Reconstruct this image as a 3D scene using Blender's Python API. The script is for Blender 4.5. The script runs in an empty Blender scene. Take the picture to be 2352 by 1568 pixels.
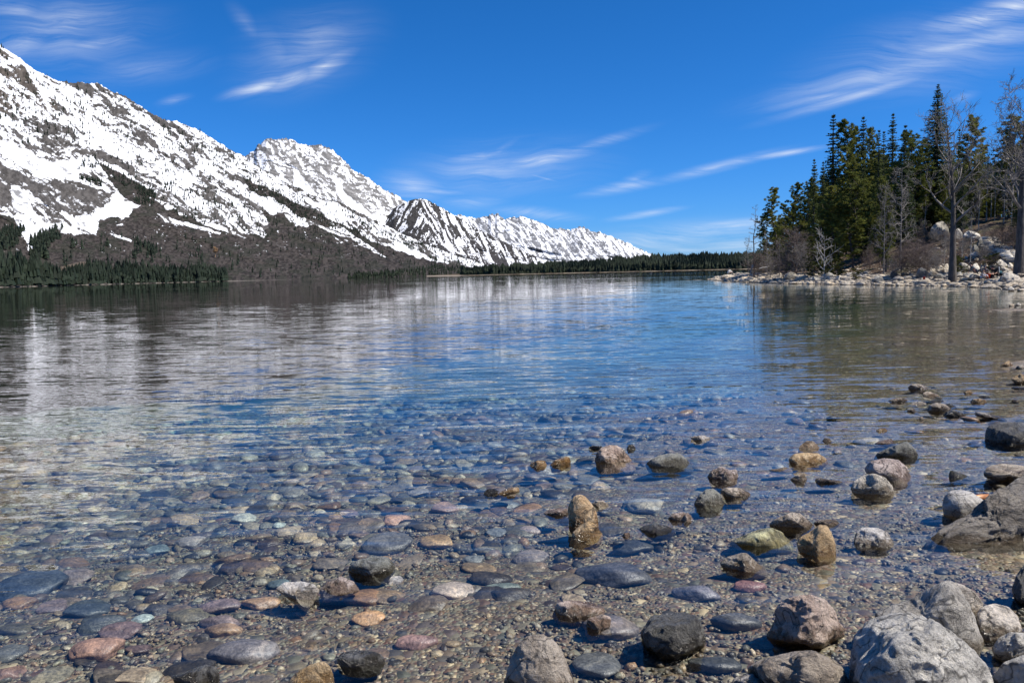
import bpy, bmesh, math, random
import numpy as np
from mathutils import Vector, Matrix

# ------------------------------------------------------------------ camera, world, sun, exposure
scene = bpy.context.scene
COL = scene.collection
R_ = math.radians
W2, H2, FPX = 2352.0, 1568.0, 1767.0          # measuring frame used for survey of the place
PITCH, ROLL, CAMH = R_(5.04), R_(1.36), 1.7
CAM = np.array([0.0, 0.0, CAMH])
_F = np.array([0, math.cos(PITCH), -math.sin(PITCH)])
_R0 = np.array([1.0, 0, 0]); _U0 = np.array([0, math.sin(PITCH), math.cos(PITCH)])
_R = _R0*math.cos(ROLL) - _U0*math.sin(ROLL)
_U = _U0*math.cos(ROLL) + _R0*math.sin(ROLL)
cam_data = bpy.data.cameras.new('camera')
cam_data.sensor_width = 36.0
cam_data.lens = 36.0*FPX/W2
cam_data.clip_start = 0.1
cam_data.clip_end = 60000
cam = bpy.data.objects.new('camera', cam_data)
COL.objects.link(cam)
M = Matrix([[_R[i], _U[i], -_F[i], CAM[i]] for i in range(3)] + [[0, 0, 0, 1]])
cam.matrix_world = M
scene.camera = cam

SUN_AZ, SUN_EL = R_(106), R_(52)                 # clockwise from the view heading (+Y)
sun_dir = np.array([math.sin(SUN_AZ)*math.cos(SUN_EL), math.cos(SUN_AZ)*math.cos(SUN_EL), math.sin(SUN_EL)])
sd = bpy.data.lights.new('sun', 'SUN')
sd.energy = 5.0
sd.angle = R_(0.53)
sd.color = (1.0, 0.93, 0.82)
sun = bpy.data.objects.new('sun', sd)
COL.objects.link(sun)
sun.rotation_euler = Vector(sun_dir).to_track_quat('Z', 'Y').to_euler()

scene.view_settings.view_transform = 'Standard'
scene.view_settings.look = 'None'
scene.view_settings.exposure = 0.44
scene.view_settings.gamma = 1.0
scene.cycles.use_denoising = True
scene.cycles.max_bounces = 6
scene.cycles.diffuse_bounces = 2
scene.cycles.glossy_bounces = 3
scene.cycles.transmission_bounces = 4
scene.cycles.transparent_max_bounces = 8
scene.cycles.caustics_reflective = False
scene.cycles.caustics_refractive = False
scene.cycles.sample_clamp_indirect = 6.0

def ray(x, y):
    """direction through photo position (x, y) of the 2352 px survey frame; works on arrays"""
    x = np.asarray(x, float); y = np.asarray(y, float)
    a = (x - W2/2)/FPX; b = (H2/2 - y)/FPX
    return _F + a[..., None]*_R + b[..., None]*_U
def at_z(x, y, z=0.0):
    d = ray(x, y); t = (z - CAMH)/d[..., 2]
    return CAM + d*t[..., None] if d.ndim > 1 else CAM + d*t
def at_rho(x, y, rho):
    d = ray(x, y); h = np.hypot(d[..., 0], d[..., 1])
    t = np.asarray(rho)/h
    return CAM + d*t[..., None] if d.ndim > 1 else CAM + d*t
def proj(P):
    P = np.asarray(P, float) - CAM
    f = P @ _F
    return W2/2 + FPX*(P @ _R)/f, H2/2 - FPX*(P @ _U)/f

# ------------------------------------------------------------------ node helper
class NT:
    def __init__(s, tree):
        s.t = tree; s.n = tree.nodes; s.l = tree.links
    def node(s, kind, **kw):
        nd = s.n.new(kind)
        ins = kw.pop('ins', {})
        for k, v in kw.items(): setattr(nd, k, v)
        for k, v in ins.items(): s.put(nd.inputs[k], v)
        return nd
    def put(s, sock, v):
        if isinstance(v, bpy.types.NodeSocket): s.l.new(v, sock)
        elif isinstance(v, bpy.types.Node): s.l.new(v.outputs[0], sock)
        elif isinstance(v, (tuple, list)) and sock.type == 'RGBA' and len(v) == 3: sock.default_value = (*v, 1)
        else: sock.default_value = v
    def math(s, op, a, b=0.0, clamp=False):
        nd = s.n.new('ShaderNodeMath'); nd.operation = op; nd.use_clamp = clamp
        s.put(nd.inputs[0], a); s.put(nd.inputs[1], b); return nd.outputs[0]
    def vmath(s, op, a, b=(0, 0, 0)):
        nd = s.n.new('ShaderNodeVectorMath'); nd.operation = op
        s.put(nd.inputs[0], a)
        if op == 'SCALE': s.put(nd.inputs['Scale'], b)
        else: s.put(nd.inputs[1], b)
        return nd.outputs['Value'] if op in ('DOT_PRODUCT', 'LENGTH', 'DISTANCE') else nd.outputs[0]
    def mix(s, fac, a, b, blend='MIX'):
        nd = s.n.new('ShaderNodeMix'); nd.data_type = 'RGBA'; nd.blend_type = blend
        s.put(nd.inputs[0], fac); s.put(nd.inputs[6], a); s.put(nd.inputs[7], b); return nd.outputs[2]
    def ramp(s, fac, stops, interp='LINEAR'):
        nd = s.n.new('ShaderNodeValToRGB'); cr = nd.color_ramp; cr.interpolation = interp
        while len(cr.elements) > 1: cr.elements.remove(cr.elements[-1])
        cr.elements[0].position = stops[0][0]; cr.elements[0].color = (*stops[0][1], 1)
        for p, c in stops[1:]:
            e = cr.elements.new(p); e.color = (*c, 1)
        s.put(nd.inputs[0], fac); return nd.outputs[0]
    def noise(s, vec, scale, detail=4, rough=0.55, dist=0.0, out='Fac'):
        nd = s.n.new('ShaderNodeTexNoise'); s.put(nd.inputs['Vector'], vec)
        nd.inputs['Scale'].default_value = scale; nd.inputs['Detail'].default_value = detail
        nd.inputs['Roughness'].default_value = rough; nd.inputs['Distortion'].default_value = dist
        return nd.outputs[out]
    def maprange(s, v, a, b, c=0.0, d=1.0, smooth=False):
        nd = s.n.new('ShaderNodeMapRange')
        if smooth: nd.interpolation_type = 'SMOOTHSTEP'
        s.put(nd.inputs[0], v)
        for i, q in enumerate((a, b, c, d)): s.put(nd.inputs[i+1], q)
        return nd.outputs[0]

def new_mat(name):
    m = bpy.data.materials.new(name); m.use_nodes = True
    m.node_tree.nodes.clear()
    t = NT(m.node_tree)
    out = t.node('ShaderNodeOutputMaterial')
    return m, t, out
def principled(t, out, **ins):
    p = t.node('ShaderNodeBsdfPrincipled')
    for k, v in ins.items(): t.put(p.inputs[k.replace('_', ' ')], v)
    t.l.new(p.outputs[0], out.inputs['Surface']); return p

# ------------------------------------------------------------------ sky with cirrus
world = bpy.data.worlds.new('World'); scene.world = world; world.use_nodes = True
wt = NT(world.node_tree); world.node_tree.nodes.clear()
wout = wt.node('ShaderNodeOutputWorld')
sky = wt.node('ShaderNodeTexSky', sky_type='NISHITA', sun_disc=False, sun_elevation=SUN_EL,
              sun_rotation=SUN_AZ, altitude=2000, air_density=1.0, dust_density=1.3, ozone_density=2.2)
geo = wt.node('ShaderNodeTexCoord')
sep = wt.node('ShaderNodeSeparateXYZ', ins={0: geo.outputs['Generated']})
dy = wt.math('MAXIMUM', wt.math('ABSOLUTE', sep.outputs[1]), 0.08)
gx = wt.math('DIVIDE', sep.outputs[0], dy); gz = wt.math('DIVIDE', sep.outputs[2], dy)
gv = wt.node('ShaderNodeCombineXYZ', ins={0: gx, 1: gz, 2: 0.0}).outputs[0]
def gno(x, y):
    d = ray(x, y); return d[0]/d[1], d[2]/d[1]
#        x     y    half-length half-width angle(deg, up to the right) strength
CIRRUS = [(150, 50, 230, 60, 4, .42), (60, 95, 180, 40, 14, .35), (230, 95, 150, 22, 8, .4), (40, 20, 160, 35, -12, .3),
          (600, 199, 120, 17, 15, .7), (670, 182, 120, 20, 20, .62), (745, 152, 120, 24, 28, .6), (720, 105, 150, 60, 14, .34), (640, 120, 120, 55, -35, .22),
          (570, 60, 90, 22, -50, .13), (400, 231, 55, 12, 12, .3), (320, 160, 240, 40, 6, .16),
          (1240, 368, 190, 22, 12, .62), (1340, 340, 210, 14, 17, .3), (1150, 345, 70, 12, 32, .32), (1100, 360, 130, 14, 8, .45),
          (1100, 395, 230, 34, 4, .3), (950, 430, 120, 42, -6, .42), (1000, 440, 110, 9, -3, .4), (1080, 466, 130, 18, 0, .3),
          (1230, 490, 150, 16, -6, .4), (1245, 408, 70, 4, -15, .35),
          (1800, 353, 140, 8, 9, .6), (1640, 385, 220, 13, 14, .38), (1430, 430, 140, 14, 10, .35), (1460, 410, 50, 14, 20, .22),
          (2050, 165, 440, 42, 13, .36), (2270, 40, 230, 30, 11, .8), (2330, 15, 140, 26, 6, .7), (2200, 105, 260, 22, 10, .5),
          (1900, 222, 230, 14, 12, .34), (1980, 215, 300, 16, 16, .4), (2300, 80, 200, 40, 8, .4), (2210, 225, 60, 14, 20, .14),
          (1480, 492, 120, 9, 9, .4), (1560, 545, 330, 36, 5, .5), (1680, 520, 260, 18, 5, .5), (1560, 575, 300, 14, 1, .3),
          (1380, 560, 200, 30, 3, .25),
          (700, 120, 230, 90, 20, .22), (1150, 390, 330, 70, 6, .25), (2150, 120, 420, 90, 12, .26), (1750, 560, 500, 60, 2, .32), (150, 80, 300, 90, 6, .24), (1500, 600, 700, 40, 0, .35)]
acc = None
for (x, y, L, Wd, ang, st) in CIRRUS:
    cx, cz = gno(x, y); x1, z1 = gno(x + L*math.cos(R_(ang)), y - L*math.sin(R_(ang)))
    a = math.atan2(z1-cz, x1-cx); LL = math.hypot(x1-cx, z1-cz)
    mp = wt.node('ShaderNodeMapping', vector_type='TEXTURE', ins={0: gv})
    mp.inputs['Location'].default_value = (cx, cz, 0); mp.inputs['Rotation'].default_value = (0, 0, a)
    mp.inputs['Scale'].default_value = (LL*1.08, Wd/FPX*1.45, 1)
    gr = wt.node('ShaderNodeTexGradient', gradient_type='QUADRATIC_SPHERE', ins={0: mp.outputs[0]})
    v = wt.math('MULTIPLY', gr.outputs['Fac'], st*1.25)
    acc = v if acc is None else wt.math('MAXIMUM', acc, v)
warp = wt.noise(gv, 3.0, 3, .5, out='Color')
gvw = wt.vmath('ADD', gv, wt.vmath('SCALE', wt.vmath('SUBTRACT', warp, (.5, .5, .5)), 0.15))
m1 = wt.node('ShaderNodeMapping', ins={0: gvw}); m1.inputs['Rotation'].default_value = (0, 0, R_(-13)); m1.inputs['Scale'].default_value = (2.2, 26, 1)
m2 = wt.node('ShaderNodeMapping', ins={0: gvw}); m2.inputs['Rotation'].default_value = (0, 0, R_(-28)); m2.inputs['Scale'].default_value = (9, 120, 1)
n1 = wt.noise(m1.outputs[0], 1.5, 6, .62, .3)
n2 = wt.noise(m2.outputs[0], 1.2, 7, .72, .5)
wis = wt.math('ADD', wt.maprange(n1, .34, .66, .30, 1.05, True), wt.math('MULTIPLY', wt.math('SUBTRACT', n2, .5), 1.8))
cl = wt.math('MULTIPLY', acc, wis, clamp=True)
cl = wt.math('MULTIPLY', cl, wt.maprange(sep.outputs[2], 0.0, 0.03))
tn = wt.node('ShaderNodeSeparateColor', ins={0: sky.outputs[0]})
tint = wt.node('ShaderNodeCombineColor', ins={0: wt.math('MULTIPLY', wt.math('POWER', wt.math('MULTIPLY', tn.outputs[0], .5), 1.6), .41),
       1: wt.math('MULTIPLY', tn.outputs[1], .78), 2: wt.math('MULTIPLY', tn.outputs[2], 1.48)}).outputs[0]
hz = wt.mix(cl, tint, (9.0, 9.7, 10.6))
bg = wt.node('ShaderNodeBackground', ins={0: hz, 1: 0.072})
wt.l.new(bg.outputs[0], wout.inputs[0])

# ------------------------------------------------------------------ numpy noise
def _h(ix, iy, iz, seed):
    h = (ix.astype(np.int64)*374761393 + iy.astype(np.int64)*668265263 + iz.astype(np.int64)*2147483647*3 + seed*974634777) & 0xffffffff
    h = ((h ^ (h >> 13))*1274126177) & 0xffffffff
    h = ((h ^ (h >> 15))*2246822519) & 0xffffffff
    return ((h ^ (h >> 16)) & 0xffffff)/float(0xffffff)
def vnoise(p, seed=0):
    """smooth value noise, p (...,3) -> 0..1"""
    i = np.floor(p); f = p - i; f = f*f*f*(f*(f*6-15)+10); i = i.astype(np.int64)
    x, y, z = i[..., 0], i[..., 1], i[..., 2]; fx, fy, fz = f[..., 0], f[..., 1], f[..., 2]
    def L(a, b, t): return a + (b-a)*t
    c = [[[_h(x+a, y+b, z+d, seed) for d in (0, 1)] for b in (0, 1)] for a in (0, 1)]
    return L(L(L(c[0][0][0], c[1][0][0], fx), L(c[0][1][0], c[1][1][0], fx), fy),
             L(L(c[0][0][1], c[1][0][1], fx), L(c[0][1][1], c[1][1][1], fx), fy), fz)
def fbm(p, oct=5, gain=.5, lac=2.03, seed=0):
    s = 0; a = 1; t = 0
    for o in range(oct):
        s = s + a*vnoise(p, seed+o*17); t += a; a *= gain; p = p*lac + 13.7
    return s/t
def ridged(p, oct=5, gain=.5, lac=2.05, seed=0):
    s = 0; a = 1; t = 0
    for o in range(oct):
        s = s + a*(1 - np.abs(2*vnoise(p, seed+o*23)-1)); t += a; a *= gain; p = p*lac + 7.1
    return s/t
def P2(u, v, w=0.0):
    u, v = np.broadcast_arrays(u, v); return np.stack([u, v, np.full(u.shape, float(w))], -1)
def ss(x, a, b):
    t = np.clip((x-a)/(b-a), 0, 1); return t*t*(3-2*t)
def uni(n):
    """equalise a noise field to a flat 0..1 histogram (sampled)"""
    q = np.quantile(n.ravel()[::7], np.linspace(0, 1, 129)); return np.interp(n, q, np.linspace(0, 1, 129))

# ------------------------------------------------------------------ mesh helpers
def mesh_np(name, verts, faces, mats=(), colors=None, smooth=True, mat_idx=None):
    verts = np.asarray(verts, np.float32).reshape(-1, 3); faces = np.asarray(faces, np.int32)
    me = bpy.data.meshes.new(name)
    k = faces.shape[1]; n = len(faces)
    me.vertices.add(len(verts)); me.vertices.foreach_set('co', verts.ravel())
    me.loops.add(n*k); me.loops.foreach_set('vertex_index', faces.ravel())
    me.polygons.add(n); me.polygons.foreach_set('loop_start', np.arange(0, n*k, k, dtype=np.int32))
    me.polygons.foreach_set('use_smooth', np.full(n, smooth, bool))
    for m in mats: me.materials.append(m)
    if mat_idx is not None: me.polygons.foreach_set('material_index', np.asarray(mat_idx, np.int32))
    if colors is not None:
        ca = me.color_attributes.new('Col', 'FLOAT_COLOR', 'POINT')
        c = np.ones((len(verts), 4), np.float32); c[:, :3] = colors
        ca.data.foreach_set('color', c.ravel())
    me.update(calc_edges=True)
    return me
def grid_faces(nr, nc):
    a = np.arange((nr-1)*nc).reshape(nr-1, nc)[:, :-1].ravel()
    return np.stack([a, a+1, a+nc+1, a+nc], 1)
def link(name, me, parent=None, label=None, cat=None, group=None, kind=None):
    o = bpy.data.objects.new(name, me); COL.objects.link(o)
    if parent is not None: o.parent = parent
    tag(o, label, cat, group, kind); return o
def tag(o, label=None, cat=None, group=None, kind=None):
    if label: o['label'] = label
    if cat: o['category'] = cat
    if group: o['group'] = group
    if kind: o['kind'] = kind
    return o
def empty(name, loc, label=None, cat=None, group=None, rz=0.0, scale=1.0):
    o = bpy.data.objects.new(name, None); COL.objects.link(o); o.empty_display_size = .1
    o.location = loc; o.rotation_euler = (0, 0, rz); o.scale = (scale,)*3 if np.isscalar(scale) else scale
    return tag(o, label, cat, group)
def copy_tree(o, loc, rz=0.0, scale=1.0, label=None):
    c = o.copy(); COL.objects.link(c); c.location = loc; c.rotation_euler = (0, 0, rz)
    c.scale = (scale,)*3 if np.isscalar(scale) else scale
    if label: c['label'] = label
    for ch in [q for q in COL.objects if q.parent == o]:
        d = ch.copy(); COL.objects.link(d); d.parent = c
    return c
def in_poly(px, py, poly):
    r = np.zeros(px.shape, bool); n = len(poly)
    for i in range(n):
        x1, y1 = poly[i]; x2, y2 = poly[(i+1) % n]
        if y1 == y2: continue
        c = ((y1 > py) != (y2 > py)) & (px < (x2-x1)*(py-y1)/(y2-y1)+x1)
        r ^= c
    return r
def lin(c):
    """sRGB 0..255 -> linear albedo"""
    c = np.asarray(c, float)/255; return np.where(c <= .04045, c/12.92, ((c+.055)/1.055)**2.4)
# ------------------------------------------------------------------ shoreline and ground heights
SH_PX = [(2352, 666), (2290, 661), (2200, 657.5), (2100, 656), (2000, 654.5), (1900, 653), (1820, 651.5), (1760, 649.5),
         (1700, 647), (1660, 644.5), (1628, 641.5)]
front = [tuple(at_z(x, y)[:2]) for x, y in SH_PX]
tipx, tipy = front[-1]
LAND = [(-60, -200), (-60, -28), (-9, -7.5), (-2, -2.0), (0.4, .4), (3.9, 2.0), (6.4, 6), (10.8, 12), (18.0, 25), (29, 40)] + front + \
       [(tipx+1.5, tipy+3), (tipx+8, tipy+9), (tipx+16, tipy+14), (tipx+30, tipy+30), (130, 260), (600, 420), (600, -200)]
LAND = np.array(LAND)
def signed_d(x, y):
    x = np.asarray(x, float); y = np.asarray(y, float)
    best = np.full(x.shape, 1e9)
    for i in range(len(LAND)):
        ax, ay = LAND[i]; bx, by = LAND[(i+1) % len(LAND)]
        t = np.clip(((x-ax)*(bx-ax)+(y-ay)*(by-ay))/((bx-ax)**2+(by-ay)**2), 0, 1)
        best = np.minimum(best, (x-ax-t*(bx-ax))**2+(y-ay-t*(by-ay))**2)
    d = np.sqrt(best)
    return np.where(in_poly(x, y, LAND), -d, d)
def height(x, y):
    x = np.asarray(x, float); y = np.asarray(y, float)
    d = signed_d(x, y)
    wob = fbm(P2(x/3.0, y/3.0, 3), 3)-.5
    depth = .012 + .006*d + .0028*d*d + .012*np.clip(d-14, 0, None)**2
    depth = np.where(d > 30, 6.0 + (d-30)*.12, depth)
    depth = np.minimum(depth, 11) + wob*np.clip(d*.06, .03, 1.0)
    e = -d
    a = x/np.maximum(y, 5)
    Hh = np.interp(a, [.25, .31, .38, .44, .48, .55, .66, .8], [.3, .6, 1.6, 3.6, 5.0, 5.6, 5.2, 5.0])
    far = ss(y, 30, 50)
    land = np.minimum(e*.17, .55 + e*.03) + far*Hh*ss(e, 4, 28) + far*(fbm(P2(x/9, y/9, 8), 4)-.5)*1.3*ss(e, 4, 14) \
        + far*(fbm(P2(x/1.2, y/1.2, 5), 3)-.5)*.35*ss(e, 1, 5) + (1-far)*np.minimum(e*.05, 1.0)
    depth = np.where((y > 30) & (d < 30), np.minimum(depth, .05+.09*d), depth)
    return np.where(d > 0, -depth, land)
def hz1(x, y): return float(height(np.array([x]), np.array([y]))[0])

# ------------------------------------------------------------------ materials of the setting
def make_water():
    m, t, out = new_mat('lake_water')
    g = t.node('ShaderNodeNewGeometry')
    pos = g.outputs['Position']
    # ripples as a slope field sampled per ray (averages correctly far away)
    def slopes(scale, sx, sy, ang, det, rough):
        mp = t.node('ShaderNodeMapping', ins={0: pos}); mp.inputs['Rotation'].default_value = (0, 0, R_(ang))
        mp.inputs['Scale'].default_value = (sx, sy, 1)
        c = t.noise(mp.outputs[0], scale, det, rough, 0.0, out='Color')
        return t.vmath('SUBTRACT', c, (.5, .5, .5))
    patch = t.noise(pos, .035, 3, .5)
    mpp = t.node('ShaderNodeMapping', ins={0: pos}); mpp.inputs['Rotation'].default_value = (0, 0, R_(-8)); mpp.inputs['Scale'].default_value = (.0022, .016, 1)
    patch2 = t.noise(mpp.outputs[0], 1.0, 4, .6)
    amp = t.math('MULTIPLY', t.maprange(patch, .3, .7, .95, 1.15), t.maprange(patch2, .42, .60, .5, 1.5))
    amp = t.math('MULTIPLY', amp, t.maprange(t.vmath('LENGTH', pos), 5.0, 70.0, 1.6, .32, True))
    s1 = t.vmath('MULTIPLY', slopes(1.0, 1.7, 9.0, -5, 2, .5), (.05, .27, 0))
    s2 = t.vmath('MULTIPLY', slopes(1.0, 7.0, 26.0, 4, 1, .5), (.04, .13, 0))
    s3 = t.vmath('MULTIPLY', slopes(1.0, .75, 3.6, -7, 3, .6), (.03, .135, 0))
    s4 = t.vmath('MULTIPLY', slopes(1.0, .30, 1.5, -6, 3, .6), (.02, .085, 0))
    fine = t.maprange(t.vmath('LENGTH', pos), 7.0, 45.0, 1.0, .38, True)
    sl = t.vmath('ADD', t.vmath('SCALE', t.vmath('ADD', s1, s2), fine), t.vmath('ADD', s3, s4))
    sl = t.vmath('SCALE', sl, amp)
    nrm = t.vmath('NORMALIZE', t.vmath('ADD', sl, (0, 0, 1)))
    fr = t.node('ShaderNodeFresnel', ins={'IOR': 1.333, 'Normal': nrm})
    gl = t.node('ShaderNodeBsdfGlossy', ins={'Roughness': .005, 'Normal': nrm, 'Color': (1, 1, 1)})
    tr = t.node('ShaderNodeBsdfTransparent', ins={'Color': (.97, .985, 1.0)})
    mx = t.node('ShaderNodeMixShader', ins={0: fr.outputs[0], 1: tr.outputs[0], 2: gl.outputs[0]})
    t.l.new(mx.outputs[0], out.inputs['Surface'])
    va = t.node('ShaderNodeVolumeAbsorption', ins={'Color': (.30, .66, .64), 'Density': .36})
    t.l.new(va.outputs[0], out.inputs['Volume'])
    return m
WATER = make_water()
v = np.array([(x, y, z) for z in (0, -13) for x, y in ((-9000, -120), (9000, -120), (9000, 9000), (-9000, 9000))])
f = np.array([(0, 1, 2, 3), (7, 6, 5, 4), (4, 5, 1, 0), (5, 6, 2, 1), (6, 7, 3, 2), (7, 4, 0, 3)])
link('lake_water', mesh_np('lake_water', v, f, [WATER], smooth=False), kind='structure', label='clear rippled lake reflecting mountains and sky')

STONE_RAMP = [(0, (.035, .04, .05)), (.13, (.085, .085, .095)), (.26, (.13, .10, .095)), (.38, (.16, .145, .12)), (.5, (.10, .115, .11)),
              (.62, (.22, .185, .14)), (.72, (.125, .075, .065)), (.82, (.26, .25, .22)), (.92, (.20, .215, .20)), (.97, (.42, .38, .30)), (1, (.5, .48, .42))]
def make_bed():
    m, t, out = new_mat('gravel_bed')
    g = t.node('ShaderNodeNewGeometry'); pos = g.outputs['Position']
    wv = t.noise(pos, 9.0, 2, .5, out='Color')
    p2 = t.vmath('ADD', pos, t.vmath('SCALE', t.vmath('SUBTRACT', wv, (.5, .5, .5)), .035))
    mp = t.node('ShaderNodeMapping', ins={0: p2}); mp.inputs['Scale'].default_value = (1, 1, .3); mp.inputs['Rotation'].default_value = (0, 0, R_(20))
    vo = t.node('ShaderNodeTexVoronoi', feature='F1', ins={0: mp.outputs[0], 'Scale': 46.0, 'Randomness': .95})
    vo2 = t.node('ShaderNodeTexVoronoi', feature='F1', ins={0: mp.outputs[0], 'Scale': 17.0, 'Randomness': 1.0})
    s1 = t.node('ShaderNodeSeparateColor', ins={0: vo.outputs['Color']}); s2 = t.node('ShaderNodeSeparateColor', ins={0: vo2.outputs['Color']})
    c1 = t.ramp(s1.outputs[0], STONE_RAMP); c2 = t.ramp(s2.outputs[0], STONE_RAMP)
    big = t.maprange(s2.outputs[1], .70, .74)
    col = t.mix(big, c1, c2)
    fine = t.noise(pos, 160, 3, .6)
    col = t.mix(1.0, col, t.ramp(fine, [(.25, (.6, .6, .6)), (.8, (1.35, 1.3, 1.25))]), 'MULTIPLY')
    lg = t.noise(pos, 1.1, 4, .6)
    col = t.mix(1.0, col, t.ramp(lg, [(.3, (.74, .70, .60)), (.7, (1.42, 1.24, .94))]), 'MULTIPLY')
    h1 = t.math('SUBTRACT', 1.0, t.math('MULTIPLY', vo.outputs['Distance'], 1.0)); h2 = t.math('SUBTRACT', 1.3, vo2.outputs['Distance'])
    hh = t.mix(big, h1, t.math('MULTIPLY', h2, 2.2))
    bp = t.node('ShaderNodeBump', ins={'Strength': 1.0, 'Distance': .014, 'Height': hh})
    principled(t, out, Base_Color=col, Roughness=.55, Normal=bp.outputs[0])
    return m
BED = make_bed()
def make_ground():
    m, t, out = new_mat('hillside_litter')
    g = t.node('ShaderNodeNewGeometry'); pos = g.outputs['Position']
    a = t.noise(pos, .35, 5, .6); b = t.noise(pos, 3.5, 5, .7); c = t.noise(pos, 14, 3, .7)
    col = t.ramp(a, [(.3, (.07, .05, .038)), (.5, (.12, .085, .062)), (.6, (.085, .082, .038)), (.75, (.17, .125, .09))])
    col = t.mix(1.0, col, t.ramp(b, [(.3, (.35, .35, .35)), (.52, (1.0, 1.0, 1.0)), (.72, (1.7, 1.6, 1.5))]), 'MULTIPLY')
    col = t.mix(t.maprange(c, .66, .72), col, (.38, .34, .28))
    z = t.node('ShaderNodeSeparateXYZ', ins={0: pos}).outputs[2]
    sand = t.ramp(b, [(.3, (.24, .20, .16)), (.7, (.42, .37, .30))])
    col = t.mix(t.math('MULTIPLY', t.maprange(z, .95, .6), t.maprange(z, -1.5, -.1)), col, sand)
    col = t.mix(t.maprange(z, -.02, -.35), col, (.075, .066, .036))
    bp = t.node('ShaderNodeBump', ins={'Strength': .8, 'Distance': .25, 'Height': b})
    principled(t, out, Base_Color=col, Roughness=.95, Normal=bp.outputs[0], Specular_IOR_Level=.15)
    return m
GROUND = make_ground()

# one sheet of land and lake floor, as rings round the shore; near part is gravel, far part soil
def ring_sheet(name, r0, r1, nr, mat, az, label):
    rr = np.exp(np.linspace(math.log(r0), math.log(r1), nr))
    A, Rr = np.meshgrid(az, rr)
    X = np.sin(A)*Rr; Y = np.cos(A)*Rr
    Z = height(X, Y)
    if r0 < 5:
        near = np.exp(-Rr/25)
        Z = Z + near*(fbm(P2(X*2.2, Y*2.2), 3, seed=4)-.5)*.05*(Rr > .3)
    V = np.stack([X, Y, Z], -1)
    return link(name, mesh_np(name, V.reshape(-1, 3), grid_faces(nr, len(az))[:, ::-1], [mat]), kind='structure', label=label)
AZ = R_(1)*np.concatenate([np.linspace(-180, -40, 40)[:-1], np.linspace(-40, 42, 560)[:-1], np.linspace(42, 180, 40)])
ring_sheet('lake_bed', .25, 36, 330, BED, AZ, 'gravel lake floor under the shallows')
AZ2 = R_(1)*np.concatenate([np.linspace(-180, 12, 60)[:-1], np.linspace(12, 40, 520)[:-1], np.linspace(40, 180, 60)])
ring_sheet('ground', 36, 420, 330, GROUND, AZ2, 'wooded headland soil and sandy shore')
az3 = R_(1)*np.linspace(-180, 180, 90); rr = np.array([420, 1200, 4000, 12000.])
A, Rr = np.meshgrid(az3, rr); X = np.sin(A)*Rr; Y = np.cos(A)*Rr
link('lake_floor', mesh_np('lake_floor', np.stack([X, Y, np.where(Y+X*.2 > 0, -12.0, np.minimum(Rr*.01, 9))], -1).reshape(-1, 3), grid_faces(4, 90)[:, ::-1], [GROUND]),
     kind='structure', label='deep lake floor')

# ------------------------------------------------------------------ mountains
def make_mountain_mat():
    m, t, out = new_mat('snow_rock_brush')
    at = t.node('ShaderNodeAttribute', attribute_name='Col')
    g = t.node('ShaderNodeNewGeometry'); pos = g.outputs['Position']
    n = t.noise(pos, .11, 5, .7); n2 = t.noise(pos, .03, 5, .65)
    col = t.mix(1.0, at.outputs['Color'], t.ramp(n, [(.3, (.8, .8, .8)), (.7, (1.12, 1.12, 1.12))]), 'MULTIPLY')
    bp = t.node('ShaderNodeBump', ins={'Strength': .55, 'Distance': 14.0, 'Height': n2})
    principled(t, out, Base_Color=col, Roughness=.9, Normal=bp.outputs[0], Specular_IOR_Level=.08)
    return m
MTN = make_mountain_mat()
def poly_field(Xp, Yp, items, base):
    """items: (value, feather, polygon) painted in order on survey coordinates"""
    out = np.full(Xp.shape, float(base))
    wx = (fbm(P2(Xp/16, Yp/16, 1), 4, .6)-.5)*34; wy = (fbm(P2(Xp/16, Yp/16, 2), 4, .6)-.5)*26
    for val, k, poly in items:
        pp = np.array(poly, float)
        x0, y0 = pp.min(0)-30; x1, y1 = pp.max(0)+30
        sel = (Xp > x0) & (Xp < x1) & (Yp > y0) & (Yp < y1)
        if not sel.any(): continue
        a = Xp[sel]+wx[sel]*k; b = Yp[sel]+wy[sel]*k
        o = out[sel]; o[in_poly(a, b, poly)] = val; out[sel] = o
    return out
def C1(pts): return [(x*.4093, 58.3+y*.4093) for x, y in pts]      # from the enlarged survey sheets
def C2(pts): return [(758.3+x*.3968, 408.3+y*.3968) for x, y in pts]
SNOW = np.array([.76, .775, .80]); ROCK = np.array([.066, .062, .059]); ROCK2 = np.array([.20, .195, .19]); BROWN = np.array([.036, .031, .028]); DARK = np.array([.02, .024, .018])
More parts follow.
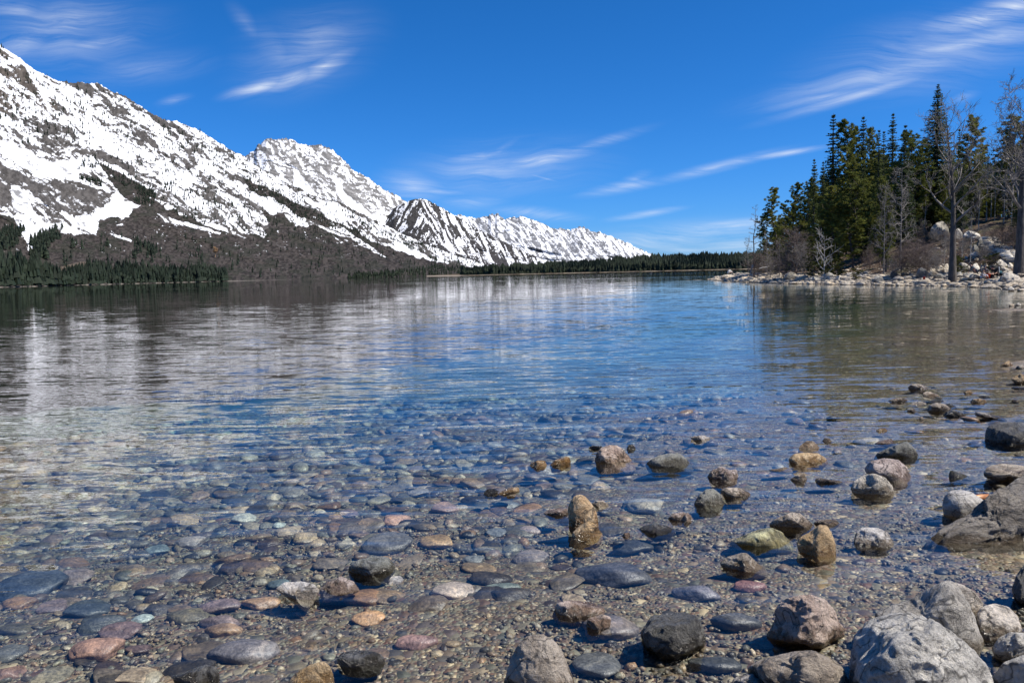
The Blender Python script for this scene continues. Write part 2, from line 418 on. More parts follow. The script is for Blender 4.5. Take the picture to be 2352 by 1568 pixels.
class Mountain:
    def __init__(s, name, label, x0, x1, crest, base, D0, D1, cols, rows, relief, seed, jag=0.0):
        xs = np.linspace(x0, x1, cols)
        cr = np.array(crest, float); bs = np.array(base, float)
        yc = np.interp(xs, cr[:, 0], cr[:, 1]); yb = np.interp(xs, bs[:, 0], bs[:, 1])
        jg = jag*(ridged(P2(xs/9.0, 0*xs+seed, seed), 5, .6, seed=seed)-.62)*2
        D0 = np.interp(xs, *zip(*D0)); D1 = np.interp(xs, *zip(*D1))
        v = np.linspace(0, 1, rows)
        Xp = np.broadcast_to(xs, (rows, cols)); Yp = yb + (yc-yb)*v[:, None] + jg*ss(v, .93, 1.0)[:, None]
        D = D0 + (D1-D0)*(v[:, None]**.9)
        Pq = at_rho(Xp, Yp, D)
        hsc = (D1-D0).mean()
        env = np.sin(np.pi*np.clip(v, 0, 1)**.8)[:, None]*.85+.15*ss(v, .0, .15)[:, None]
        q = Pq/relief[1]
        r = ridged(q*np.array([1, 1, 1.6]), 5, .42, seed=seed)
        D = D - env*relief[0]*(r-.6)*1.5
        s.P = at_rho(Xp, Yp, D); s.Xp = Xp; s.Yp = Yp; s.v = np.broadcast_to(v[:, None], Xp.shape); s.name = name; s.label = label
        # the far side, falling away behind the crest
        nb = 14; back = []
        top = s.P[-1]; hd = top[:, :2]/np.linalg.norm(top[:, :2], axis=1)[:, None]
        for k in range(1, nb+1):
            q = k/nb; b = top.copy(); b[:, :2] += hd*hsc*.9*q; b[:, 2] = top[:, 2]*(1-q**1.1) - 5*q
            b[:, 2] += (fbm(b*(1/relief[1]), 3, seed=seed+3)-.5)*relief[0]*np.sin(q*np.pi)
            back.append(b)
        s.back = np.array(back); s.rows = rows; s.cols = cols
    def build(s, col):
        V = np.concatenate([s.P, s.back], 0); cb = np.broadcast_to(col[-1], s.back.shape)
        Cc = np.concatenate([col, cb], 0)
        s.obj = link(s.name, mesh_np(s.name, V.reshape(-1, 3), grid_faces(V.shape[0], s.cols), [MTN], colors=Cc.reshape(-1, 3)),
                     kind='structure', label=s.label)
    def sample(s, xp, yp):
        """point on the surface seen at survey position"""
        j = np.clip((xp-s.Xp[0, 0])/(s.Xp[0, -1]-s.Xp[0, 0])*(s.cols-1), 0, s.cols-1.001); ji = j.astype(int)
        yb = s.Yp[0, ji]; yc = s.Yp[-1, ji]; v = (yp-yb)/(yc-yb)
        ok = (v > .002) & (v < .998)
        i = np.clip(v*(s.rows-1), 0, s.rows-1.001).astype(int)
        return s.P[i, ji], ok, v
def streaks(Xp, Yp, ang, L, Wd, seed, oct=5, warp=10):
    c, sn = math.cos(R_(ang)), math.sin(R_(ang))
    wx = (fbm(P2(Xp/40, Yp/40, seed), 3)-.5)*warp*2
    u = (Xp*c + Yp*sn)/L; w = (-Xp*sn + Yp*c + wx)/Wd
    return uni(fbm(P2(u, w, seed), oct, .6, seed=seed))

# --- the great snowy slope on the left
m1_crest = [(-160, -10), (-60, 62), (0, 104), (40, 130), (66, 150), (90, 166), (120, 180), (142, 188), (158, 190), (182, 190), (205, 191), (222, 190), (240, 200), (262, 212), (290, 222),
            (330, 249), (352, 262), (380, 276), (405, 279), (440, 292), (470, 306), (500, 325), (530, 344), (560, 360), (590, 380), (630, 405), (660, 421), (696, 435), (740, 452),
            (787, 469), (830, 490), (870, 510), (917, 533), (960, 553), (996, 568), (1040, 584), (1100, 603), (1130, 612), (1160, 622)]
m1_base = [(-160, 666), (0, 662), (524, 648.5), (1083, 635), (1160, 632.5)]
M1 = Mountain('mountain_slope', 'snow streaked mountainside falling to the lake', -160, 1150, m1_crest, m1_base,
              [(-160, 850), (0, 900), (524, 1350), (1083, 2000), (1160, 2100)], [(-160, 2300), (0, 2400), (560, 3000), (1100, 3000), (1160, 2500)],
              1280, 520, (68, 260), 11, jag=4)
X, Y = M1.Xp, M1.Yp
rockf = poly_field(X, Y, [
    (.36, .5, C1([(340, 310), (540, 310), (900, 500), (1300, 700), (1380, 735), (1300, 760), (900, 560), (700, 500), (420, 400)])),
    (.62, 1, C1([(-300, -100), (0, 140), (60, 200), (130, 260), (200, 330), (250, 380), (230, 420), (150, 420), (60, 480), (-300, 560)])),
    (.5, .8, C1([(330, 300), (540, 318), (700, 420), (640, 440), (520, 430), (430, 380)])),
    (.42, .8, C1([(240, 420), (330, 440), (440, 500), (560, 540), (500, 600), (400, 590), (260, 520)])),
    (.68, .9, C1([(120, 540), (180, 510), (270, 530), (330, 560), (440, 575), (400, 600), (300, 605), (130, 615)])),
    (.72, .8, C1([(200, 420), (260, 430), (260, 520), (190, 500)])),
    (.74, .9, C1([(120, 650), (200, 665), (300, 690), (480, 700), (520, 720), (420, 755), (290, 765), (230, 725), (140, 680)])),
    (.85, .6, C1([(500, 690), (560, 700), (640, 730), (700, 770), (770, 830), (740, 840), (660, 795), (590, 765), (560, 790), (520, 730)])),
    (.55, .8, C1([(640, 560), (760, 600), (860, 600), (960, 640), (1080, 710), (1040, 740), (900, 700), (760, 660), (680, 620)])),
    (.8, .8, C1([(960, 670), (1020, 680), (1090, 720), (1110, 790), (1060, 820), (1000, 820), (960, 775)])),
    (.8, .8, C1([(1110, 810), (1190, 840), (1270, 895), (1230, 905), (1180, 880), (1120, 850)])),
    (.7, .8, C1([(720, 600), (810, 595), (800, 635), (740, 640)])),
    (.45, .8, C1([(820, 660), (900, 680), (980, 780), (900, 760)])),
    (.35, .8, C1([(1250, 830), (1450, 900), (1560, 950), (1500, 980), (1300, 900)])),
    (.42, 1, C1([(-300, 700), (60, 720), (240, 780), (420, 820), (560, 830), (650, 930), (560, 960), (420, 950), (260, 880), (130, 845), (-300, 800)])),
    (.93, .8, C1([(-300, 780), (0, 780), (130, 840), (260, 870), (330, 900), (430, 935), (520, 910), (640, 945), (600, 1000), (540, 1050), (430, 1075), (330, 1040), (250, 1000), (180, 935), (110, 900), (60, 920), (90, 1000), (60, 1050), (-300, 1080)])),
    (.35, .8, C1([(0, 1030), (120, 960), (260, 1010), (340, 1060), (420, 1080), (560, 1060), (560, 1150), (400, 1190), (320, 1160), (160, 1080), (60, 1060)])),
    (.05, .3, C1([(60, 895), (110, 900), (160, 970), (200, 1060), (150, 1080), (80, 1040)])),
    (.12, .3, C1([(90, 1040), (170, 1060), (215, 1170), (190, 1270), (140, 1240), (150, 1150)])),
    (.04, .3, C1([(40, 660), (130, 700), (260, 760), (380, 780), (440, 870), (300, 860), (180, 820), (0, 720)])),
    (.04, .3, C1([(330, 1050), (430, 1085), (560, 1060), (600, 1010), (690, 960), (700, 990), (780, 985), (700, 1080), (640, 1070), (560, 1090), (545, 1170), (480, 1150), (400, 1120)])),
], .25)
veg = poly_field(X, Y, [
    (1, .7, C1([(-400, 1060), (0, 1070), (60, 1060), (120, 1160), (165, 1260), (200, 1215), (300, 1130), (380, 1175), (540, 1175), (565, 1095), (640, 1072), (700, 1088), (760, 1020), (870, 975),
                (940, 1020), (1000, 1045), (1100, 1085), (1200, 1110), (1300, 1150), (1400, 1170), (1480, 1185), (1510, 1110), (1470, 1050), (1600, 1055), (1650, 1130), (1800, 1120), (1924, 1170), (2100, 1270), (2400, 1380), (2900, 1400), (2900, 1600), (-400, 1600)])),
    (1, .5, C1([(560, 775), (640, 810), (770, 880), (870, 940), (875, 985), (780, 1010), (745, 985), (700, 965), (640, 900), (595, 835)])),
    (1, .5, C1([(1360, 850), (1450, 895), (1560, 940), (1680, 1010), (1800, 1065), (1924, 1120), (2100, 1215), (2400, 1320), (2700, 1365), (2700, 1420), (2300, 1370), (1924, 1165), (1800, 1120), (1660, 1060), (1540, 975), (1400, 930)])),
    (0, .25, C1([(880, 1055), (960, 1085), (1100, 1120), (1240, 1165), (1230, 1175), (1080, 1135), (930, 1100)])),
    (0, .3, C1([(1000, 1040), (1150, 1080), (1350, 1170), (1400, 1195), (1330, 1180), (1150, 1120)])),
    (0, .25, C1([(620, 1168), (680, 1178), (745, 1205), (735, 1212), (640, 1185)])),
    (0, .25, C1([(650, 1125), (700, 1110), (690, 1125)])),
    (0, .3, C2([(0, 255), (90, 300), (230, 390), (330, 460), (300, 452), (120, 350), (0, 290)])),
    (0, .3, C2([(130, 215), (260, 290), (420, 350), (600, 440), (560, 430), (380, 360), (200, 290)])),
    (0, .3, C2([(380, 355), (500, 400), (660, 462), (640, 466), (500, 425)])),
    (0, .3, C2([(10, 330), (80, 380), (60, 385)])),
    (0, .3, C1([(1640, 1050), (1670, 1090), (1690, 1130), (1650, 1120)])),
    (0, .3, C1([(1700, 1090), (1860, 1150), (1980, 1200), (1860, 1165)])),
], 0)
st = streaks(X, Y, 33, 34, 7, 5); st2 = streaks(X, Y, 25, 9, 5, 9, 4); st3 = uni(fbm(P2(X/4.2, Y/3.2, 7), 4, .65))
st0 = streaks(X, Y, 33, 70, 16, 15, 4)
mixn = uni(.45*st0+.42*st+.24*st2+.22*st3)
dense = ss(X, 350, 620)*.10
snowm = ss(mixn, rockf+dense-.12, rockf+dense+.12)*(1-veg)
dust = (veg > .5)*ss(st2*.5+st3*.5+.35*st, 1.17, 1.2)*ss(Y, 600, 540)*.9   # small snow remnants low down
snowm = np.maximum(snowm, dust)
rk = ROCK*(.75+.8*uni(fbm(P2(X/7, Y/7, 3), 5, .65))[..., None])*np.array([1.0, .985, .97])
rk = np.where((X < 130)[..., None] & (Y < 260)[..., None], rk*np.array([1.12, 1.04, .95]), rk)
vc = BROWN*(.5+1.3*uni(fbm(P2(X/5, Y/3, 4), 5, .7))[..., None])
gr = ss(fbm(P2(X/26, Y/12, 14), 4), .5, .62)[..., None]
vc = vc*(1-gr*.45) + np.array([.020, .025, .016])*gr*.45
warm = in_poly(X, Y, [(95, 640), (140, 612), (190, 600), (235, 610), (250, 640), (180, 650)])
vc = np.where(warm[..., None], vc*1.2+np.array([.035, .025, .015]), vc)
tal = ss(np.abs(st-.5), .47, .5)[..., None]*.5
vc = vc + tal*.06*(1-gr)
col = vc*(veg[..., None]) + rk*(1-veg[..., None])
col = col*(1-snowm[..., None]) + SNOW*snowm[..., None]*(.93+.1*st3[..., None])
sh = ss(M1.v, .016, .006)[..., None]; col = col*(1-sh) + np.array([.20, .18, .16])*sh
M1.build(col)
M1_snow = snowm; M1_veg = veg

# --- pale snow peak behind it
m2_crest = [(520, 420), (556, 368), (565, 357), (574, 350), (583, 346), (590, 335), (600, 330), (612, 321), (628, 319), (652, 318), (668, 320), (680, 325), (696, 332), (714, 332), (735, 333), (752, 338),
            (766, 347), (782, 360), (795, 374), (810, 390), (830, 401), (850, 413), (880, 434), (905, 447), (935, 462), (960, 475), (1000, 510), (1060, 560)]
M2 = Mountain('mountain_peak', 'rounded snowy peak with grey rock bands', 515, 1060, m2_crest, [(515, 470), (1060, 640)],
              [(515, 3300), (1060, 3600)], [(515, 4700), (1060, 4700)], 620, 300, (170, 420), 31, jag=5)
X, Y = M2.Xp, M2.Yp
rf = poly_field(X, Y, [
    (.62, .8, C1([(1480, 640), (1620, 640), (1640, 760), (1560, 740), (1500, 700), (1400, 740), (1380, 720)])),
    (.78, .8, C1([(1560, 690), (1640, 740), (1660, 850), (1740, 900), (1760, 950), (1640, 880), (1600, 800)])),
    (.8, .8, C1([(1740, 740), (1790, 770), (1830, 850), (1900, 900), (1900, 940), (1840, 920), (1780, 840)])),
    (.78, .8, C2([(60, 0), (100, 60), (160, 100), (230, 170), (280, 215), (250, 215), (180, 160), (110, 110)])),
    (.04, .3, C1([(1640, 800), (1700, 850), (1780, 950), (1900, 1000), (1800, 1000), (1650, 880)])),
    (.02, .3, C2([(30, 20), (90, 90), (180, 160), (260, 230), (330, 300), (240, 270), (90, 160), (40, 90)])),
], .52)
a = streaks(X, Y, 55, 34, 8, 41, 5); b = streaks(X, Y, 20, 10, 4, 44, 4)
n = uni(a*.5+b*.4+.3*uni(fbm(P2(X/3, Y/3, 9), 3, .6)))
sm = ss(n, rf-.14, rf+.14)[..., None]
M2.build(ROCK2*(.6+.75*b[..., None])*(1-sm)+SNOW*sm)

# --- dark wooded ridge with snow gullies
m3_crest = [(800, 560), (850, 520), (895, 492), (905, 478), (929, 466), (949, 458), (965, 456), (984, 461), (998, 469), (1012, 476), (1028, 485), (1044, 494), (1068, 509), (1092, 523), (1120, 537), (1155, 553), (1185, 568), (1215, 583), (1240, 594), (1275, 606), (1310, 616)]
M3 = Mountain('mountain_ridge', 'dark wooded ridge with snow filled gullies', 800, 1310, m3_crest, [(800, 642), (1310, 629)],
              [(800, 2700), (1310, 3000)], [(800, 4300), (1310, 3900)], 560, 280, (150, 330), 51, jag=3)
X, Y = M3.Xp, M3.Yp
a = streaks(X, Y, 62, 30, 4.5, 61, 4, 5); b = streaks(X, Y, 118, 26, 5, 62, 4, 5); c = uni(fbm(P2(X/2.6, Y/2.6, 3), 3, .6))
left = ss(962+(Y-457)*.35-X, -6, 10)
n = uni((a*(1-left)+b*left)*.75+.35*c)
rf = .60+ss(Y-(470+(X-960)*.45), 20, 95)*.32
rf = poly_field(X, Y, [(.15, .4, C2([(600, 330), (680, 330), (720, 370), (760, 420), (820, 450), (780, 455), (700, 425), (620, 370)])),
                       (.2, .4, C2([(820, 300), (860, 310), (960, 380), (1040, 440), (1000, 430), (880, 360)])),
                       (.25, .4, C2([(730, 215), (840, 290), (980, 355), (960, 365), (800, 290)]))], 0)*1.0 or rf if False else np.where(
     poly_field(X, Y, [(1, .5, C2([(600, 330), (680, 330), (720, 370), (760, 420), (820, 450), (780, 455), (700, 425), (620, 370)])),
                       (1, .5, C2([(820, 300), (860, 310), (960, 380), (1040, 440), (1000, 430), (880, 360)]))], 0) > .5, .28, rf)
sm = ss(n, rf-.06, rf+.06)[..., None]
low = ss(Y-(500+(X-960)*.30), 10, 60)[..., None]
base = ROCK*.75*(.6+.7*c[..., None])*(1-low)+(np.array([.045, .042, .042])*(.6+.8*c[..., None]))*low
M3.build(base*(1-sm)+SNOW*sm)

# --- far jagged range
m4_crest = [(1010, 520), (1040, 500), (1050, 493), (1060, 492), (1074, 497), (1084, 499), (1096, 502), (1104, 499), (1112, 497), (1120, 497), (1129, 490), (1135, 495), (1143, 489), (1150, 497), (1159, 503), (1166, 500), (1175, 498), (1185, 499), (1195, 496), (1206, 500), (1215, 503), (1224, 504),
            (1234, 509), (1246, 516), (1258, 519), (1268, 524), (1278, 525), (1290, 524), (1302, 528), (1314, 527), (1325, 522), (1334, 521), (1345, 524), (1356, 530), (1366, 531), (1380, 535), (1393, 539), (1413, 546), (1433, 555), (1453, 564), (1473, 573), (1492, 582), (1512, 589), (1540, 598), (1600, 615)]
M4 = Mountain('mountain_range', 'far jagged white range fading to the right', 1010, 1600, m4_crest, [(1010, 636), (1600, 624)],
              [(1010, 6200), (1600, 7000)], [(1010, 9000), (1600, 9000)], 640, 260, (420, 750), 71, jag=5)
X, Y = M4.Xp, M4.Yp
a = streaks(X, Y, 52, 20, 2.8, 81, 5, 8); b = uni(fbm(P2(X/4, Y/3.2, 5), 5, .6))
n = uni(a*.7+b*.45)
rf = .56+ss(Y-(505+(X-1100)*.2), 0, 90)*.10-ss(X, 1300, 1420)*.15
sm = ss(n, rf-.13, rf+.13)[..., None]
M4.build(np.array([.21, .215, .23])*(.6+.6*b[..., None])*(1-sm)+SNOW*sm)
# ------------------------------------------------------------------ plant materials
def foliage_mat(name, c1, c2):
    m, t, out = new_mat(name)
    g = t.node('ShaderNodeNewGeometry'); oi = t.node('ShaderNodeObjectInfo')
    n = t.noise(g.outputs['Position'], 1.3, 3, .6)
    f = t.math('ADD', t.math('MULTIPLY', n, .75), t.math('MULTIPLY', oi.outputs['Random'], .3))
    at = t.node('ShaderNodeAttribute', attribute_name='Col')
    col = t.mix(t.maprange(f, .3, .8), c1, c2)
    col = t.mix(1.0, col, at.outputs['Color'], 'MULTIPLY')
    d = t.node('ShaderNodeBsdfPrincipled', ins={'Base Color': col, 'Roughness': .7, 'Specular IOR Level': .25})
    tl = t.node('ShaderNodeBsdfTranslucent', ins={'Color': col})
    mx = t.node('ShaderNodeMixShader', ins={0: .3, 1: d.outputs[0], 2: tl.outputs[0]})
    t.l.new(mx.outputs[0], out.inputs['Surface']); return m
FOL_SPRUCE = foliage_mat('spruce_needles', (.05, .072, .026), (.115, .14, .045))
FOL_PINE = foliage_mat('pine_needles', (.10, .122, .027), (.27, .27, .06))
FOL_FAR = foliage_mat('far_needles', (.016, .026, .016), (.032, .045, .024))
FOL_GREEN = foliage_mat('juniper_green', (.06, .07, .015), (.12, .13, .03))
def bark_mat(name, c1, c2, sc=6.0):
    m, t, out = new_mat(name)
    tc = t.node('ShaderNodeTexCoord')
    mp = t.node('ShaderNodeMapping', ins={0: tc.outputs['Object']}); mp.inputs['Scale'].default_value = (1, 1, .28)
    n = t.noise(mp.outputs[0], sc, 5, .7)
    col = t.ramp(n, [(.32, c1), (.62, c2)])
    bp = t.node('ShaderNodeBump', ins={'Strength': .9, 'Distance': .08, 'Height': n})
    principled(t, out, Base_Color=col, Roughness=.9, Normal=bp.outputs[0]); return m
BARK = bark_mat('conifer_bark', (.05, .04, .034), (.13, .11, .095))
BARK_GREY = bark_mat('cottonwood_bark', (.03, .025, .022), (.115, .10, .088), 5.0)
BARK_PALE = bark_mat('aspen_bark', (.16, .15, .13), (.50, .48, .43), 4.0)
BARK_TWIG = bark_mat('twig_bark', (.12, .105, .095), (.27, .245, .22), 3.0)
BARK_RED = bark_mat('willow_twigs', (.09, .065, .055), (.17, .13, .115), 3.0)
BARK_WHITE = bark_mat('weathered_wood', (.26, .24, .22), (.55, .53, .50), 8.0)

def tube(path, rad, k=6):
    """continuous tapered tube; returns verts, quad faces"""
    P = np.array(path, float); n = len(P); rad = np.array(rad, float)
    T = np.gradient(P, axis=0); T /= np.linalg.norm(T, axis=1)[:, None]+1e-9
    up = np.where(np.abs(T[:, 2:3]) > .9, np.array([[1., 0, 0]]), np.array([[0, 0, 1.]]))
    A = np.cross(T, up); A /= np.linalg.norm(A, axis=1)[:, None]+1e-9; B = np.cross(T, A)
    th = np.linspace(0, 2*np.pi, k, endpoint=False)
    V = P[:, None] + rad[:, None, None]*(np.cos(th)[None, :, None]*A[:, None]+np.sin(th)[None, :, None]*B[:, None])
    i = np.arange(n-1)[:, None]*k; j = np.arange(k)[None]
    F = np.stack([i+j, i+(j+1) % k, i+k+(j+1) % k, i+k+j], -1).reshape(-1, 4)
    return V.reshape(-1, 3), F
class Acc:
    def __init__(s): s.v = []; s.f = []; s.c = []; s.n = 0
    def add(s, V, F, c=None):
        V = np.asarray(V, float).reshape(-1, 3); s.v.append(V); s.f.append(np.asarray(F)+s.n); s.n += len(V)
        if c is not None: s.c.append(np.broadcast_to(np.asarray(c, float), (len(V), 3)))
    def mesh(s, name, mats, smooth=True):
        return mesh_np(name, np.concatenate(s.v), np.concatenate(s.f), mats, colors=np.concatenate(s.c) if s.c else None, smooth=smooth)

def blades(centers, dirs, L, Wd, rng, shade, k=1):
    """small needle sprays: quads along dirs from centers"""
    n = len(centers); dirs = dirs/np.linalg.norm(dirs, axis=1)[:, None]
    r = rng.normal(size=(n, 3)); s = np.cross(dirs, r); s /= np.linalg.norm(s, axis=1)[:, None]+1e-9
    L = np.broadcast_to(L, (n,))[:, None]; Wd = np.broadcast_to(Wd, (n,))[:, None]
    V = np.stack([centers - s*Wd*.35, centers + s*Wd*.35, centers + dirs*L*.6 + s*Wd*.6, centers + dirs*L - s*Wd*.1], 1)
    V[:, 2] += dirs*0; 
    F = np.arange(n*4).reshape(n, 4)
    return V.reshape(-1, 3), F, np.repeat(shade, 4)[:, None]*np.ones(3)

def spruce_parts(seed, H=16, R=2.0, power=.85, z0=.06, dens=1.0, gap=0.0, droop=.25, tuft=1.0, col=FOL_SPRUCE):
    rng = np.random.default_rng(seed)
    nz = int(H*3.4*dens)
    cen = []; dr = []; sh = []; lnn = []
    for i in range(nz):
        t = z0 + (1-z0)*(i+rng.uniform(-.4, .4))/nz
        t = min(max(t, z0), .995)
        Lm = R*((1-t)**power)*(1+.13*math.sin(i*1.7+seed)) + .05
        nb = rng.integers(5, 8)
        a0 = rng.uniform(0, 6.28)
        for b in range(nb):
            if rng.random() < gap: continue
            a = a0 + b*6.283/nb + rng.uniform(-.3, .3)
            L = Lm*rng.uniform(.55, 1.15)
            s = np.linspace(.12, 1, max(3, int(L/.24)))
            elev = .10*L*(t-.35)+.7*L*max(t-.8, 0)*5
            x = np.cos(a)*L*s; y = np.sin(a)*L*s
            z = t*H + elev*s - droop*L*s**1.3 + .13*L*s**3
            P = np.stack([x, y, z], 1)
            m = len(P); reps = 8
            C = np.repeat(P, reps, 0) + rng.normal(size=(m*reps, 3))*np.array([.09, .09, .05])*min(1, .2+L)
            out = np.array([math.cos(a), math.sin(a), -.12])
            D = out + rng.normal(size=(m*reps, 3))*np.array([.75, .75, .30])
            cen.append(C); dr.append(D); sh.append(rng.uniform(.7, 1.2, m*reps)); lnn.append(np.full(m*reps, min(1.0, .14+L*.95)))
    cen = np.concatenate(cen); dr = np.concatenate(dr); sh = np.concatenate(sh)
    n = len(cen)
    V, F, Cc = blades(cen, dr, rng.uniform(.16, .36, n)*tuft*np.concatenate(lnn), rng.uniform(.07, .13, n)*tuft, rng, sh)
    crown = mesh_np('spruce_crown', V, F, [col], colors=Cc, smooth=False)
    # top leader
    tv, tf = tube([(0, 0, -.6), (0, 0, 0), (.03, .02, H*.4), (0, 0, H*.8), (0, 0, H)], [H*.017, H*.0145, H*.010, H*.004, .01], 7)
    return mesh_np('conifer_trunk', tv, tf, [BARK]), crown

def pine_parts(seed, H=14, R=2.6, z0=.3, col=FOL_PINE, n_br=64, tuftr=.34, lean=0.0, top=.55):
    rng = np.random.default_rng(seed)
    bends = [np.array([rng.normal()*.12*i+lean*i*H*.03, rng.normal()*.12*i, H*i/6]) for i in range(7)]
    bends[0][:] = (0, 0, 0)
    def trunk(t): 
        k = min(int(t*6), 5); f = t*6-k; return bends[k]*(1-f)+bends[k+1]*f
    tv, tf = tube([bends[0]-np.array([0, 0, .6])]+bends, [H*.016, H*.0145, H*.0125, H*.0105, H*.008, H*.006, H*.004, .012], 7)
    tr = Acc(); tr.add(tv, tf); cen = []; dr = []; sh = []
    for i in range(n_br):
        t = z0+(1-z0)*((i+rng.random())/n_br)**.9
        t = min(t, .99); u = (t-z0)/(1-z0)
        L = R*(np.sin(np.pi*min(u*top+.16, 1))**.8)*rng.uniform(.5, 1.15) if u < .97 else .4
        L *= (1-u)**.35+.08
        a = rng.uniform(0, 6.28); p = trunk(t); el = rng.uniform(-.05, .45)+.35*u
        d = np.array([math.cos(a), math.sin(a), el]); pts = [p, p+d*L*.5+np.array([0, 0, -.05*L]), p+d*L+np.array([0, 0, .1*L])]
        bv, bf = tube(pts, [.045, .03, .012], 3); tr.add(bv, bf)
        for s in np.linspace(.35, 1, max(2, int(L/.42))):
            for q in range(2):
                c = p + d*L*s + rng.normal(size=3)*np.array([.28, .28, .16])*min(L*.5, 1)
                m = 26; D = rng.normal(size=(m, 3)); D[:, 2] = np.abs(D[:, 2])*.8+.1; D += d*.5
                cen.append(c + D/np.linalg.norm(D, axis=1)[:, None]*tuftr*.25); dr.append(D); sh.append(np.full(m, rng.uniform(.65, 1.25))*rng.uniform(.85, 1.15, m))
    cen = np.concatenate(cen); dr = np.concatenate(dr); sh = np.concatenate(sh); n = len(cen)
    V, F, Cc = blades(cen, dr, rng.uniform(.7, 1.1, n)*tuftr, rng.uniform(.18, .30, n)*tuftr, rng, sh)
    return tr.mesh('pine_trunk', [BARK]), mesh_np('pine_crown', V, F, [col], colors=Cc, smooth=False)

def bare_parts(seed, H=12, R=.22, z0=.3, spread=.8, depth=4, nb=16, mat_t=BARK_GREY, mat_b=BARK_TWIG, up=.55, twig=.012, forks=None, droop=0.0, blen=.42, kt=9):
    """leafless broadleaf tree: trunk mesh and branches mesh"""
    rng = np.random.default_rng(seed)
    tr = Acc(); br = Acc()
    def limb(p, d, L, r, lvl, acc):
        n = 5 if lvl < 2 else 4
        pts = [p]; dd = d/np.linalg.norm(d)
        for i in range(n-1):
            dd = dd + rng.normal(size=3)*(.17 if lvl < 2 else .24) + np.array([0, 0, .10 if lvl < 2 else .05-droop*.3]); dd /= np.linalg.norm(dd)
            pts.append(pts[-1]+dd*L/(n-1))
        rad = np.linspace(r, max(r*.35, twig*.6), n)
        v, f = tube(pts, rad, 6 if lvl < 1 else (4 if lvl < 3 else 3)); acc.add(v, f)
        if lvl >= depth: return
        nk = {0: nb, 1: 7, 2: 6, 3: 5}.get(lvl, 3)
        for k in range(nk):
            t = rng.uniform(.25, 1.0)*(n-1); i = min(int(t), n-2); q = pts[i]+(pts[i+1]-pts[i])*(t-i)
            s = rng.normal(size=3); s -= dd*np.dot(s, dd)*.6; s /= np.linalg.norm(s)
            nd = dd*.55+s*spread+np.array([0, 0, up*.4-droop])
            limb(q, nd, L*rng.uniform(.35, .62), max(rad[i]*.5, twig), lvl+1, acc)
    pts = [np.array([0, 0, -.5]), np.zeros(3)]; 
    for i in range(1, 8): pts.append(np.array([rng.normal()*.012*H*(i/7), rng.normal()*.012*H*(i/7), H*i/7]) if forks is None else np.array([*forks(i/7), H*i/7]))
    rad = [R*1.5, R*1.25]+[R*(1-.93*(i/7)**1.1) for i in range(1, 8)]
    v, f = tube(pts, rad, kt); tr.add(v, f)
    for k in range(nb):
        t = z0+(1-z0)*(k+rng.random())/nb; t = min(t, .985)
        i = t*7; a = int(i); p = pts[a+1]+(pts[min(a+2, 8)]-pts[a+1])*(i-a)
        an = k*2.4+rng.uniform(-.5, .5); L = H*blen*(1-.55*t)*rng.uniform(.6, 1.1)
        limb(p, np.array([math.cos(an)*spread, math.sin(an)*spread, up-droop]), L, R*(1-t)*.55+twig*1.5, 1, br)
    return tr.mesh('bare_trunk', [mat_t]), br.mesh('bare_branches', [mat_b])

def put_tree(name, parts, px, py_base, py_top, Y, Hm, label, cat, group=None, rz=0.0, zb=None, wide=1.0, shared=True):
    """stand a tree at survey column px, distance Y, scaled so that its tip reaches py_top"""
    d = ray(px, py_base); x = d[0]/d[1]*Y
    z = hz1(x, Y) if zb is None else zb
    # height from tip row
    dt = ray(px, py_top); zt = CAMH + dt[2]/dt[1]*Y
    s = max(zt - z, .5)/Hm
    e = empty(name, (x, Y, z), label, cat, group, rz, (s*wide, s*wide, s))
    for nm, me in zip(('trunk', 'crown'), parts):
        link(nm, me, e)
    return e
# ------------------------------------------------------------------ the headland wood
SPR = [spruce_parts(101, 16, 1.6, .85, .05, 1.1), spruce_parts(102, 16, 1.6, .78, .08, 1.0, .06), spruce_parts(103, 16, 2.3, .8, .08, 1.0), spruce_parts(104, 16, 1.3, .72, .10, .9, .12),
       spruce_parts(105, 20, 3.3, 1.0, .03, 1.25)]
PIN = [pine_parts(201, 14, 2.5, .12, n_br=90), pine_parts(202, 14, 2.1, .10, n_br=84), pine_parts(203, 14, 2.8, .12, n_br=100, top=.7), pine_parts(204, 12, 1.8, .03, n_br=90, tuftr=.30)]
rng = random.Random(5)
def yy(px, e):                                   # distance at which a column is e metres behind the shoreline
    d = ray(px, 650); k = d[0]/d[1]
    Ys = np.linspace(45, 220, 700); sdv = signed_d(Ys*k, Ys)
    ok = np.where(sdv < -e)[0]
    return Ys[ok[0]] if len(ok) else 150.0
